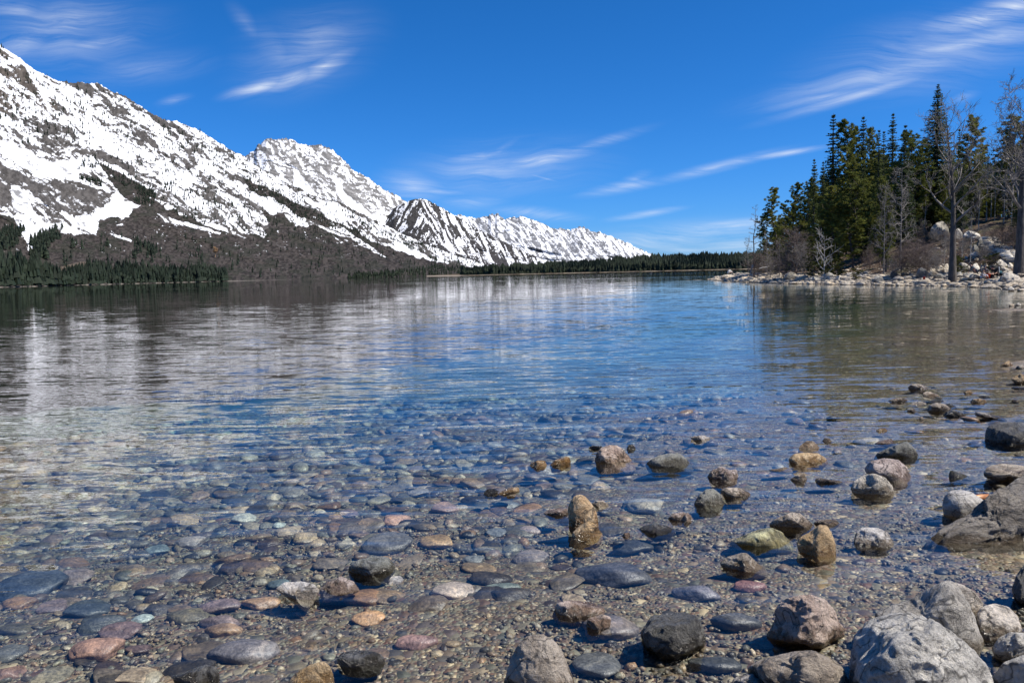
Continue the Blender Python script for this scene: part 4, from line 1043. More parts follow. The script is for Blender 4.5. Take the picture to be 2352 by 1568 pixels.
_ico = {}
def ico(sub):
    if sub not in _ico:
        bm = bmesh.new(); bmesh.ops.create_icosphere(bm, subdivisions=sub, radius=1)
        _ico[sub] = (np.array([v.co[:] for v in bm.verts]), np.array([[v.index for v in f.verts] for f in bm.faces])); bm.free()
    return _ico[sub]
def rock_shape(seed, sub=5, planes=9, q=12, amp=.10, fs=1.6, dmin=.50, rid=.05):
    rng = np.random.default_rng(seed); V, F = ico(sub)
    n = rng.normal(size=(planes, 3)); n /= np.linalg.norm(n, axis=1)[:, None]; d = rng.uniform(dmin, .95, planes)
    k = np.maximum(V @ n.T, 0)/d
    r = (np.sum(k**q, 1)+1)**(-1/q)
    off = rng.uniform(0, 50, 3)
    r = r*(1+amp*2*(fbm(V*fs+off, 5, .55, seed=seed)-.5) + rid*(ridged(V*fs*2.3+off, 4, .5, seed=seed)-.6)*1.6)
    return V*r[:, None], F
def outline_rock(name, poly, mat, label, seed=1, thick=.75, planes=9, q=30, amp=.13, sub=5, on='water', cat='rock', group=None, rid=.05, ext=None, D=None, dry=False):
    poly = np.array(poly, float); x0, y0 = poly.min(0); x1, y1 = poly.max(0); h = y1-y0; w = x1-x0
    cx, cy = (x0+x1)/2, (y0+y1)/2
    dw = at_z(cx, y1, 0.0) if on == 'water' else None
    if on == 'water':
        Dw = np.linalg.norm(dw-CAM); dep = -hz1(dw[0], dw[1]+.1)
        e = np.clip(max(dep, .04)*FPX/Dw*.85, .10*h, .55*h) if ext is None else ext*h
    else: e = (.22*h if ext is None else ext*h)
    pl = poly.copy(); sel = pl[:, 1] > y0+h*.62
    q_ = np.clip((pl[sel, 1]-(y0+h*.62))/(h*.38), 0, 1)
    if on == 'water': y1 = y1-.5*e
    pl[sel, 1] += e*q_*(.5 if on == 'water' else 1)
    if on == 'water':
        pl[sel, 0] = cx + (pl[sel, 0]-cx)*(1+.10*q_); pl[:, 0] = np.clip(pl[:, 0], x0-.02*w, x1+.02*w)
    y1e = pl[:, 1].max(); cy = (y0+y1e)/2
    P, F = rock_shape(seed, sub, planes, q, amp, rid=rid*1.3)
    low = P[:, 2] < 0; rxy = np.hypot(P[low, 0], P[low, 1])+1e-6       # steep flanks below the middle, no undercut
    tgt = np.minimum(rxy*(1/np.sqrt(np.clip(1-(P[low, 2])**2, .12, 1)))**.55, 1.1); P[low, :2] *= (tgt/rxy)[:, None]
    # radial outline
    th = np.linspace(-np.pi, np.pi, 97)
    px = pl[:, 0]-cx; py = -(pl[:, 1]-cy)
    def rad(t):
        c, s = math.cos(t), math.sin(t); best = 1
        for i in range(len(px)):
            ax, ay, bx, by = px[i], py[i], px[(i+1) % len(px)], py[(i+1) % len(px)]
            ex, ey = bx-ax, by-ay; den = c*ey-s*ex
            if abs(den) < 1e-9: continue
            k = (ax*ey-ay*ex)/den; u = (ax*s-ay*c)/den
            if k > 0 and -1e-6 <= u <= 1+1e-6: best = max(best, k)
        return best
    Rt = np.array([rad(t) for t in th]); Rt[-1] = Rt[0]
    ker = np.array([.25, .5, .25]); Rs = np.convolve(np.concatenate([Rt[-2:-1], Rt, Rt[1:2]]), ker, 'same')[1:-1]
    vt = np.arctan2(P[:, 2], P[:, 0]); vr = np.hypot(P[:, 0], P[:, 2])
    R0 = np.zeros(96); np.maximum.at(R0, ((vt+np.pi)/(2*np.pi)*96).astype(int).clip(0, 95), vr)
    R0 = np.maximum(R0, .2); R0 = np.convolve(np.concatenate([R0[-3:], R0, R0[:3]]), np.array([.1, .2, .4, .2, .1]), 'same')[3:-3]; R0c = np.interp(vt, (th[:-1]+th[1:])/2, R0, period=2*np.pi)
    k = np.interp(vt, th, Rs)/R0c
    k = np.minimum(k, np.interp(vt, th, Rs)/np.maximum(vr, 1e-6))
    a = P[:, 0]*k; c = P[:, 2]*k; b = P[:, 1]*thick*min(w/2, (h+e)*1.4)
    base = ray(cx, cy); nf = base/np.linalg.norm(base)
    # perspective-true placing: all offsets scale with the distance
    dirs = base + (a[:, None]*_R + c[:, None]*_U + b[:, None]*nf)/FPX
    # keep outline: scale lateral offset by depth
    dirs = base*(1+b[:, None]/FPX) + (a[:, None]*_R + c[:, None]*_U)/FPX*(1+b[:, None]/FPX)
    if D is None:
        if on == 'water':
            f0 = CAMH/(-ray(cx, y1)[2]); ts = np.linspace(f0*.9, f0*1.6, 160)
            scr = H2/2 - FPX*(dirs@_U)/(dirs@_F); frontv = P[:, 1] < .15
            best, T = 1e9, f0
            for t in ts:
                ab = (CAMH + t*dirs[:, 2] > 0) & frontv
                if not ab.any(): continue
                er = abs(scr[ab].max()-y1)
                if er < best: best, T = er, t
        else:
            T = ground_t(cx, y1)
    else: T = D
    Vw = CAM + T*dirs; org = CAM + T*base
    me = mesh_np(name, Vw-org, F, [RM[mat] if isinstance(mat, str) else mat])
    o = link(name, me, None, label, cat, group); o.location = org
    return o
def ground_t(px, py):
    d = ray(px, py); ts = np.linspace(40, 200, 1600); P = CAM+ts[:, None]*d
    hh = height(P[:, 0], P[:, 1]); k = np.where(P[:, 2] <= hh)[0]
    return ts[k[0]] if len(k) else 90.0
def ground_p(px, py): return CAM+ground_t(px, py)*ray(px, py)
def blob(x0, y0, x1, y1, pk=.5, flat=.35):
    """rounded stone outline from its box; pk moves the peak sideways"""
    w, h = x1-x0, y1-y0; X = lambda u: x0+w*u; Y = lambda v: y0+h*v
    return [(X(0), Y(.72)), (X(.06), Y(.42)), (X(.06+(pk-.06)*.45), Y(.13)), (X(pk), Y(0)), (X(pk+(.94-pk)*.5), Y(.12)), (X(.95), Y(.45)), (X(1), Y(.75)), (X(.88), Y(.93)), (X(.5), Y(1)), (X(.12), Y(.93))]
cA = lambda P: [(784+x/3, 962.5+y/3) for x, y in P]
cB = lambda P: [(1568+x*.3347, 787.5+y*.3347) for x, y in P]
cC = lambda P: [(x/3, 1101.3+y/3) for x, y in P]
cD = lambda P: [(700+x*.369, 1254.2+y*.369) for x, y in P]
cE = lambda P: [(1516.7+x*.3552, 1225+y*.3552) for x, y in P]
cF = lambda P: [(1108.3+x*.2232, 962.5+y*.2232) for x, y in P]
cG = lambda P: [(2041.7+x*.1488, 787.5+y*.1488) for x, y in P]
B = blob
ROCKS = [
 # right foreground
 (cE([(1230, 760), (1260, 650), (1330, 560), (1450, 520), (1600, 503), (1760, 550), (1900, 640), (2020, 740), (2110, 840), (2160, 960), (2150, 1100), (1900, 1180), (1500, 1180), (1260, 1120), (1215, 950)]), 'grey', 'largest boulder, a rough grey granite block with dark cracks at the bottom right', dict(seed=3, thick=.9, planes=12, sub=6, rid=.09)),
 (cE([(1370, 520), (1440, 480), (1600, 430), (1720, 360), (1850, 295), (1900, 310), (1960, 380), (2010, 470), (2050, 580), (2085, 700), (2060, 760), (1800, 800), (1500, 700)]), 'grey', 'pointed pale grey boulder peaking behind the largest boulder', dict(seed=5, thick=.8, planes=7, sub=6, q=20)),
 (cE([(1880, 310), (1960, 330), (2040, 380), (2090, 450), (2080, 520), (2000, 560), (1940, 480)]), 'white', 'small whitish rock showing behind the right shoulder of the pointed boulder', dict(seed=8)),
 (cE([(2045, 520), (2080, 470), (2160, 450), (2250, 470), (2310, 530), (2340, 620), (2300, 680), (2180, 700), (2070, 690)]), 'white', 'smooth pinkish white boulder between the pointed boulder and the right edge', dict(seed=9, q=7)),
 (cE([(2140, 740), (2190, 670), (2260, 635), (2352, 640), (2480, 660), (2480, 860), (2250, 850), (2170, 800)]), 'grey', 'grey-green rounded boulder at the right edge below the smooth white one', dict(seed=10)),
 (cE([(2120, 1000), (2150, 920), (2220, 830), (2352, 780), (2520, 780), (2560, 1100), (2120, 1100)]), 'grey', 'mottled grey boulder filling the bottom right corner', dict(seed=12)),
 (cE([(2270, 360), (2300, 270), (2352, 200), (2450, 190), (2500, 430), (2352, 470), (2300, 430)]), 'dark', 'dark glistening rock cut by the right edge above the smooth white boulder', dict(seed=13)),
 (cE([(690, 640), (740, 560), (735, 490), (790, 430), (880, 395), (980, 392), (1070, 425), (1130, 490), (1150, 560), (1195, 610), (1190, 660), (1120, 680), (1090, 740), (980, 755), (850, 735), (740, 710), (700, 680)]), 'pink', 'big two-humped boulder with white top and wet ochre base', dict(seed=15, planes=11, sub=6, rid=.09, thick=.8)),
 (cE([(380, 190), (430, 150), (530, 122), (560, 125), (620, 180), (690, 235), (690, 260), (560, 272), (430, 240)]), 'brown', 'angular dark brown rock with a pale ridge above the glossy black slab', dict(seed=17, q=20, planes=7)),
 (cE([(430, 60), (560, 0), (640, -30), (720, -40), (790, -10), (858, 70), (850, 100), (760, 118), (600, 112), (500, 85)]), 'banded', 'pale green and yellow banded wedge shaped stone', dict(seed=19, q=16, planes=8)),
 (cE([(880, 60), (905, 20), (960, -10), (1030, -60), (1080, -55), (1110, 0), (1135, 70), (1130, 150), (1090, 180), (990, 165), (900, 120)]), 'tan', 'yellow-brown boulder touching the banded wedge stone', dict(seed=21, q=14)),
 (cE([(700, -60), (730, -90), (850, -140), (900, -135), (960, -85), (990, -60), (980, -30), (860, -10), (760, -10)]), 'brown', 'dark brown boulder with white cap behind the banded wedge stone', dict(seed=23)),
 (cE([(985, -70), (1020, -90), (1080, -95), (1140, -85), (1165, -60), (1120, -40), (1030, -42)]), 'brown', 'low brown stone right of the white capped boulder', dict(seed=24)),
 (cE([(1250, 60), (1260, 0), (1300, -40), (1400, -40), (1470, -10), (1500, 40), (1520, 80), (1450, 108), (1300, 110)]), 'white', 'blocky white topped stone left of the layered schist slab', dict(seed=26, q=18)),
 (cB([(1620, 1400), (1660, 1350), (1720, 1300), (1800, 1255), (1900, 1205), (1970, 1160), (2050, 1085), (2140, 1010), (2250, 960), (2342, 900), (2500, 860), (2700, 900), (2750, 1300), (2700, 1530), (2400, 1500), (2250, 1485), (2100, 1465), (1900, 1450), (1740, 1435)]), 'schist', 'long brown layered slab like a log lying in from the right edge', dict(ext=.45, seed=28, planes=10, sub=6, rid=.12, thick=.5)),
 (cB([(1780, 1120), (1790, 1060), (1830, 1015), (1900, 1003), (1980, 1020), (2070, 1080), (2030, 1150), (1960, 1190), (1880, 1215), (1800, 1180)]), 'white', 'smooth cream coloured rounded boulder resting against the layered slab', dict(seed=30, q=6, planes=5, amp=.05, rid=.01)),
 (cB([(2075, 620), (2090, 570), (2160, 545), (2280, 540), (2342, 545), (2450, 560), (2480, 680), (2342, 712), (2200, 715), (2085, 695)]), 'dark', 'black boulder with frosted white top at the right edge', dict(seed=32, planes=8)),
 (cB([(2060, 900), (2090, 850), (2180, 825), (2300, 835), (2400, 850), (2420, 930), (2300, 960), (2200, 945), (2080, 920)]), 'grain', 'wood grained pale rock just above the layered slab', dict(seed=34)),
 (cB([(1825, 900), (1840, 870), (1890, 885), (1960, 910), (1990, 935), (1900, 945), (1835, 940)]), 'greygreen', 'small dark grey fin of stone left of the wood grained rock', dict(seed=35)),
 (cB([(1245, 860), (1290, 810), (1380, 788), (1480, 800), (1540, 850), (1572, 930), (1560, 965), (1440, 970), (1330, 930), (1260, 895)]), 'pink', 'pinkish boulder behind the black and white striped boulder', dict(seed=36)),
 (cB([(1152, 1000), (1170, 950), (1240, 905), (1310, 893), (1390, 920), (1440, 980), (1450, 1040), (1400, 1075), (1280, 1065), (1180, 1035)]), 'grey', 'black boulder with white scratches in front of the pinkish boulder', dict(seed=38, q=8)),
 (cB([(1312, 790), (1330, 755), (1420, 715), (1540, 672), (1590, 720), (1625, 780), (1600, 805), (1450, 808), (1350, 800)]), 'greygreen', 'flat pointed grey-green stone behind the pinkish boulder', dict(seed=40, q=16)),
 (cB([(1310, 690), (1350, 670), (1430, 655), (1470, 690), (1400, 705)]), 'pink', 'thin reddish slab left of the flat pointed grey-green stone', dict(seed=41)),
 (cB([(722, 800), (760, 760), (830, 750), (930, 755), (985, 790), (1000, 820), (950, 848), (840, 856), (750, 835)]), 'tan', 'rounded brown stone in front of the speckled cone stone', dict(seed=42, q=6, planes=5)),
 (cB([(792, 745), (800, 710), (850, 668), (895, 670), (935, 710), (942, 750), (860, 755)]), 'brown', 'speckled cone shaped stone behind the rounded brown stone', dict(seed=43)),
 (cB([(955, 672), (975, 650), (1010, 655), (1030, 680), (990, 688)]), 'brown', 'tiny brown stone right of the speckled cone stone', dict(seed=44)),
 (cB([(165, 915), (200, 870), (265, 845), (320, 870), (370, 865), (388, 920), (370, 960), (270, 975), (190, 945)]), 'pink', 'knobbly cream and brown stone with two bumps', dict(seed=45, rid=.12, amp=.16)),
 (cB([(75, 1100), (110, 1040), (160, 1000), (215, 998), (265, 1040), (290, 1100), (240, 1145), (160, 1158), (90, 1135)]), 'greygreen', 'grey-white topped boulder left of the long mottled stone', dict(seed=46)),
 (cB([(250, 1010), (300, 990), (380, 992), (450, 1020), (475, 1045), (400, 1085), (310, 1085), (280, 1050)]), 'brown', 'long mottled stone touching the grey-white boulder', dict(seed=47)),
 (cB([(580, 870), (640, 862), (700, 850), (750, 865), (758, 885), (680, 890), (610, 882)]), 'brown', 'low flat speckled stone below the rounded brown stone', dict(seed=48)),
 (cB([(735, 935), (780, 905), (830, 897), (855, 935), (840, 965), (770, 960)]), 'brown', 'small angular grey-brown stone below the low flat stone', dict(seed=49)),
 (cB([(905, 935), (930, 922), (1000, 935), (1080, 945), (1110, 958), (1040, 980), (930, 975)]), 'brown', 'glistening brown stone barely above water left of the black and white boulder', dict(seed=50)),
 (cB([(0, 1190), (30, 1160), (60, 1185), (60, 1225), (20, 1245), (-30, 1240), (-25, 1200)]), 'pink', 'speckled stone right of the pale flat submerged stone', dict(seed=51)),
 (cB([(50, 650), (80, 636), (150, 632), (188, 650), (180, 675), (100, 680)]), 'white', 'flat whitish stone far out in the middle of the shallows', dict(seed=52)),
 (cB([(1325, 600), (1350, 583), (1390, 583), (1410, 605), (1370, 620)]), 'tan', 'small cream stone left of the grey-green pointed stone in the upper shallows', dict(seed=53)),
 # upper right shallows
 (cG([(290, 690), (330, 645), (420, 628), (520, 640), (600, 690), (600, 740), (450, 745), (340, 735)]), 'brown', 'tan speckled stone at the top of the right-hand stone cluster', dict(seed=54)),
 (cG([(510, 790), (560, 750), (640, 755), (760, 800), (840, 840), (680, 845), (550, 830)]), 'brown', 'low dark wet stone below the tan speckled stone', dict(seed=55)),
 (cG([(-20, 890), (60, 855), (200, 840), (280, 870), (320, 900), (200, 930), (40, 925)]), 'brown', 'flat glittering brown stone left of the cluster', dict(seed=56)),
 (cG([(590, 1040), (620, 960), (720, 920), (860, 940), (960, 1010), (930, 1070), (760, 1090), (640, 1075)]), 'brown', 'glittering rounded brown boulder in the middle of the right-hand cluster', dict(seed=57)),
 (cG([(830, 1110), (900, 1050), (1000, 1030), (1100, 1060), (1200, 1110), (1120, 1150), (980, 1158), (860, 1140)]), 'dark', 'black angular rock in front of the glittering boulder', dict(seed=58, q=18)),
 (cG([(600, 920), (680, 870), (800, 870), (870, 900), (700, 930)]), 'dark', 'thin dark slab behind the glittering boulder', dict(seed=59)),
 (cG([(860, 950), (940, 930), (1040, 980), (1050, 1010), (960, 1005)]), 'dark', 'dark rock behind the black angular rock', dict(seed=60)),
 (cG([(310, 960), (370, 915), (480, 900), (575, 920), (570, 960), (420, 975)]), 'grey', 'flat grey stone left of the glittering boulder', dict(seed=61)),
 (cG([(270, 1050), (330, 1010), (390, 1005), (430, 1060), (500, 1095), (400, 1090)]), 'brown', 'little pointed brown stone below the flat grey stone', dict(seed=62)),
 (cG([(460, 1180), (480, 1135), (520, 1135), (545, 1180), (500, 1205)]), 'brown', 'tiny round stone below the little pointed stone', dict(seed=63)),
 (cG([(1150, 770), (1190, 735), (1250, 732), (1310, 775), (1250, 800), (1170, 795)]), 'tan', 'small cream stone in the upper right shallows', dict(seed=64)),
 (cG([(1250, 910), (1290, 865), (1380, 853), (1480, 870), (1520, 920), (1440, 955), (1300, 950)]), 'tan', 'orange-tan rounded stone left of the dark plank', dict(seed=65, q=6)),
 (cG([(1370, 830), (1440, 810), (1540, 820), (1580, 850), (1460, 855)]), 'dark', 'thin dark wet stone above the orange-tan stone', dict(seed=66)),
 (cG([(1720, 350), (1780, 300), (1850, 270), (1890, 310), (1920, 365), (1840, 378)]), 'tan', 'pointed tan stone farthest out near the right edge', dict(seed=67)),
 (cG([(1950, 390), (1990, 345), (2085, 340), (2200, 350), (2200, 420), (2000, 420)]), 'brown', 'dark reddish rock cut by the right edge beside the farthest pointed stone', dict(seed=68)),
 (cG([(1880, 560), (1950, 510), (2030, 475), (2120, 510), (2200, 600), (2180, 640), (1960, 625)]), 'tan', 'cream pointed rock at the right edge', dict(seed=69)),
 (cG([(1870, 690), (1930, 670), (2060, 670), (2200, 700), (2085, 720), (1950, 715)]), 'dark', 'low black rock at the right edge under the cream pointed rock', dict(seed=70)),
 # centre
 (cF([(1150, 420), (1170, 350), (1220, 290), (1310, 262), (1380, 265), (1440, 300), (1490, 360), (1540, 420), (1575, 480), (1540, 510), (1400, 522), (1270, 515), (1180, 470)]), 'pink', 'craggy mottled boulder standing farthest out in the centre shallows', dict(seed=72, rid=.13, amp=.16, sub=6)),
 (cF([(1480, 310), (1500, 265), (1540, 255), (1575, 290), (1570, 320), (1500, 335)]), 'dark', 'small black stone behind the right side of the craggy mottled boulder', dict(seed=73)),
 (cF([(1085, 290), (1130, 270), (1230, 275), (1240, 310), (1150, 320)]), 'dark', 'thin dark brown stone behind the left side of the craggy mottled boulder', dict(seed=74)),
 (cF([(1670, 470), (1720, 420), (1820, 365), (1940, 345), (2050, 360), (2110, 420), (2165, 500), (2140, 525), (1900, 540), (1720, 515)]), 'greygreen', 'smooth grey-green humped stone right of the craggy boulder', dict(seed=75, q=9, planes=6, rid=.02)),
 (cF([(465, 490), (500, 450), (570, 420), (640, 425), (665, 470), (630, 510), (540, 525), (480, 515)]), 'tan', 'cream and orange ringed stone beside the amber stone', dict(seed=76)),
 (cF([(690, 470), (740, 420), (810, 400), (860, 380), (895, 390), (910, 440), (890, 480), (800, 510), (720, 515)]), 'amber', 'glossy amber brown stone with a white tip', dict(seed=77, q=7, planes=5, rid=.01)),
 (cF([(875, 920), (900, 850), (940, 790), (990, 770), (1050, 785), (1100, 840), (1150, 900), (1180, 980), (1195, 1100), (1150, 1200), (1000, 1200), (900, 1110)]), 'orange', 'upright orange-brown egg shaped boulder', dict(seed=78, q=6, planes=7, sub=6, amp=.06, thick=.8)),
 (cF([(900, 1250), (930, 1160), (1000, 1090), (1090, 1045), (1170, 1080), (1220, 1160), (1245, 1200), (1200, 1260), (1100, 1285), (960, 1275)]), 'tan', 'angular brown rock leaning against the foot of the upright egg boulder', dict(seed=79, q=16, planes=8)),
 (cF([(620, 970), (680, 925), (770, 910), (880, 915), (885, 980), (820, 1010), (700, 1010)]), 'pink', 'pink and white sparkling stone left of the upright egg boulder', dict(seed=80)),
 (cF([(1120, 870), (1160, 835), (1240, 832), (1295, 870), (1300, 910), (1200, 920)]), 'white', 'speckled stone peeping out behind the upright egg boulder', dict(seed=81)),
 (cF([(1905, 1020), (1960, 965), (2060, 950), (2140, 980), (2170, 1030), (2090, 1060), (1960, 1060)]), 'pink', 'flat speckled pinkish stone above the black and green glossy stone', dict(seed=82)),
 (cF([(1600, 1130), (1660, 1090), (1790, 1075), (1900, 1095), (1980, 1140), (1990, 1170), (1900, 1210), (1780, 1225), (1660, 1180)]), 'dark', 'black and green glossy stone right of the upright egg boulder', dict(seed=83, q=16)),
 (cF([(10, 760), (50, 715), (120, 712), (170, 740), (100, 800), (30, 795)]), 'dark', 'small black stone left of the sparkling tan slab', dict(seed=84)),
 (cF([(100, 780), (180, 745), (280, 700), (370, 695), (388, 745), (250, 780), (130, 805)]), 'tan', 'sparkling tan slab poking out beside a small black stone', dict(seed=85)),
 (cF([(1430, 1200), (1460, 1165), (1510, 1165), (1525, 1210), (1480, 1235)]), 'pink', 'tiny pink stone left of the black and green glossy stone', dict(seed=86)),
 # bottom middle and left
 (cD([(270, 160), (275, 120), (340, 80), (440, 60), (520, 65), (560, 110), (565, 160), (500, 200), (400, 222), (300, 205)]), 'greygreen', 'dark olive block with pale scratches and wet glittering edge', dict(seed=88, q=16)),
 (cD([(195, 700), (230, 660), (300, 648), (400, 645), (470, 665), (505, 710), (470, 770), (360, 795), (250, 770)]), 'dark', 'glossy black oval stone with white glints near the bottom', dict(seed=89, q=7, planes=6)),
 (cD([(-110, 850), (-60, 790), (20, 740), (110, 710), (150, 730), (180, 800), (190, 900), (100, 960), (-80, 950)]), 'tan', 'cream and ochre ridged rock cut by the bottom edge', dict(seed=90, q=16, amp=.14)),
 (cD([(1280, 700), (1320, 620), (1380, 555), (1470, 545), (1540, 570), (1600, 640), (1640, 740), (1680, 850), (1650, 960), (1300, 960), (1240, 850)]), 'brown', 'tall brown and grey block standing at the bottom edge', dict(seed=91, q=20, planes=9, sub=6, thick=.8)),
 (cE([(-130, 640), (-60, 530), (20, 515), (150, 505), (240, 530), (275, 600), (300, 700), (240, 760), (100, 810), (0, 800), (-110, 720)]), 'dark', 'big matt black slab with stepped top edge', dict(seed=92, q=24, planes=7, sub=6, thick=.8)),
 (cE([(440, 980), (480, 930), (560, 900), (650, 910), (720, 960), (760, 1020), (600, 1060), (450, 1040)]), 'white', 'black and white speckled rounded rock at the bottom edge', dict(seed=93)),
 (cE([(560, 860), (680, 800), (860, 760), (980, 750), (1080, 790), (1180, 860), (1225, 980), (1150, 1060), (700, 1060), (570, 950)]), 'brown', 'wide low brown rock with a pale patch right of the bottom speckled rock', dict(seed=94, planes=8, sub=6, ext=.05)),
 (cD([(1745, 530), (1760, 450), (1850, 420), (1910, 440), (1900, 500), (1830, 550), (1770, 560)]), 'pink', 'rough cream knob sticking out of the grey submerged slab', dict(seed=95, amp=.15)),
 (cD([(1540, 430), (1570, 350), (1650, 333), (1780, 345), (1870, 385), (1860, 430), (1720, 470), (1600, 465)]), 'pink', 'flat pink and cream rock above the grey submerged slab', dict(seed=96, q=18)),
 (cC([(1890, 755), (1960, 705), (2080, 698), (2160, 715), (2205, 750), (2160, 830), (2110, 872), (2040, 840), (1950, 790)]), 'white', 'pale grey triangular stone pointing down beside a reddish stone', dict(seed=97, q=20, planes=6)),
 (cC([(2200, 760), (2240, 710), (2352, 665), (2440, 700), (2480, 760), (2352, 800), (2230, 810)]), 'pink', 'reddish stone touching the pale triangular stone', dict(seed=98)),
 (cC([(1180, 1350), (1300, 1310), (1420, 1270), (1500, 1290), (1520, 1370), (1480, 1440), (1250, 1440)]), 'dark', 'smooth dark purple-brown stone cut by the bottom edge at left', dict(seed=99, q=6, planes=4)),
]
for poly, mat, lab, kw in ROCKS:
    outline_rock('boulder' if 'boulder' in lab else 'rock', poly, mat, lab, **kw)

# ------------------------------------------------------------------ stones on the lake floor
PAL = np.array([(.075, .078, .08), (.11, .105, .10), (.16, .15, .14), (.12, .085, .075), (.18, .125, .10), (.22, .165, .11), (.30, .235, .16), (.12, .13, .11), (.20, .215, .18), (.26, .185, .15), (.36, .31, .25), (.085, .062, .055), (.045, .047, .05), (.32, .31, .28), (.27, .155, .085), (.06, .058, .055), (.15, .13, .11)])
CV = []
for i in range(14):
    P, F = rock_shape(500+i, 4, 9, 10 if i % 3 == 0 else 24, .12, 1.6, .58); CV.append(mesh_np('lake_stone', P*np.array([1, .72, .36]), F, [COB]))
def stone_at(px, py, hw, hh, rot, colr, label, group=None, i=0):
    """a stone lying on the floor, seen at (px,py) with half sizes hw, hh in survey units"""
    d = ray(px, py); t0 = CAMH/(-d[2]); ts = np.linspace(t0, t0*2.2, 200); P = CAM+ts[:, None]*d
    k = np.where(P[:, 2] <= height(P[:, 0], P[:, 1])+.02)[0]; t = ts[k[0]] if len(k) else t0*1.3
    p = CAM+t*d; dist = t; phi = -d[2]/np.linalg.norm(d)
    a = hw/FPX*dist; thk = min(a*.42, .09); b = max(hh/FPX*dist-thk*.7, a*.25)/max(phi, .12); b = min(b, a*1.3)
    o = link('lake_stone', CV[i % 14], None, label, 'stone', group)
    o.location = (p[0], p[1], hz1(p[0], p[1])+thk*.35); o.scale = (a, b/.72, thk/.42); o.rotation_euler = (0, 0, R_(rot)); o.color = (*colr, 1)
    return o
GREY, BLUE, PUR, TAN, WHT, GRN, RED, BLK = (.17, .165, .16), (.115, .118, .12), (.16, .115, .11), (.30, .24, .16), (.36, .35, .32), (.20, .24, .215), (.27, .17, .13), (.05, .055, .06)
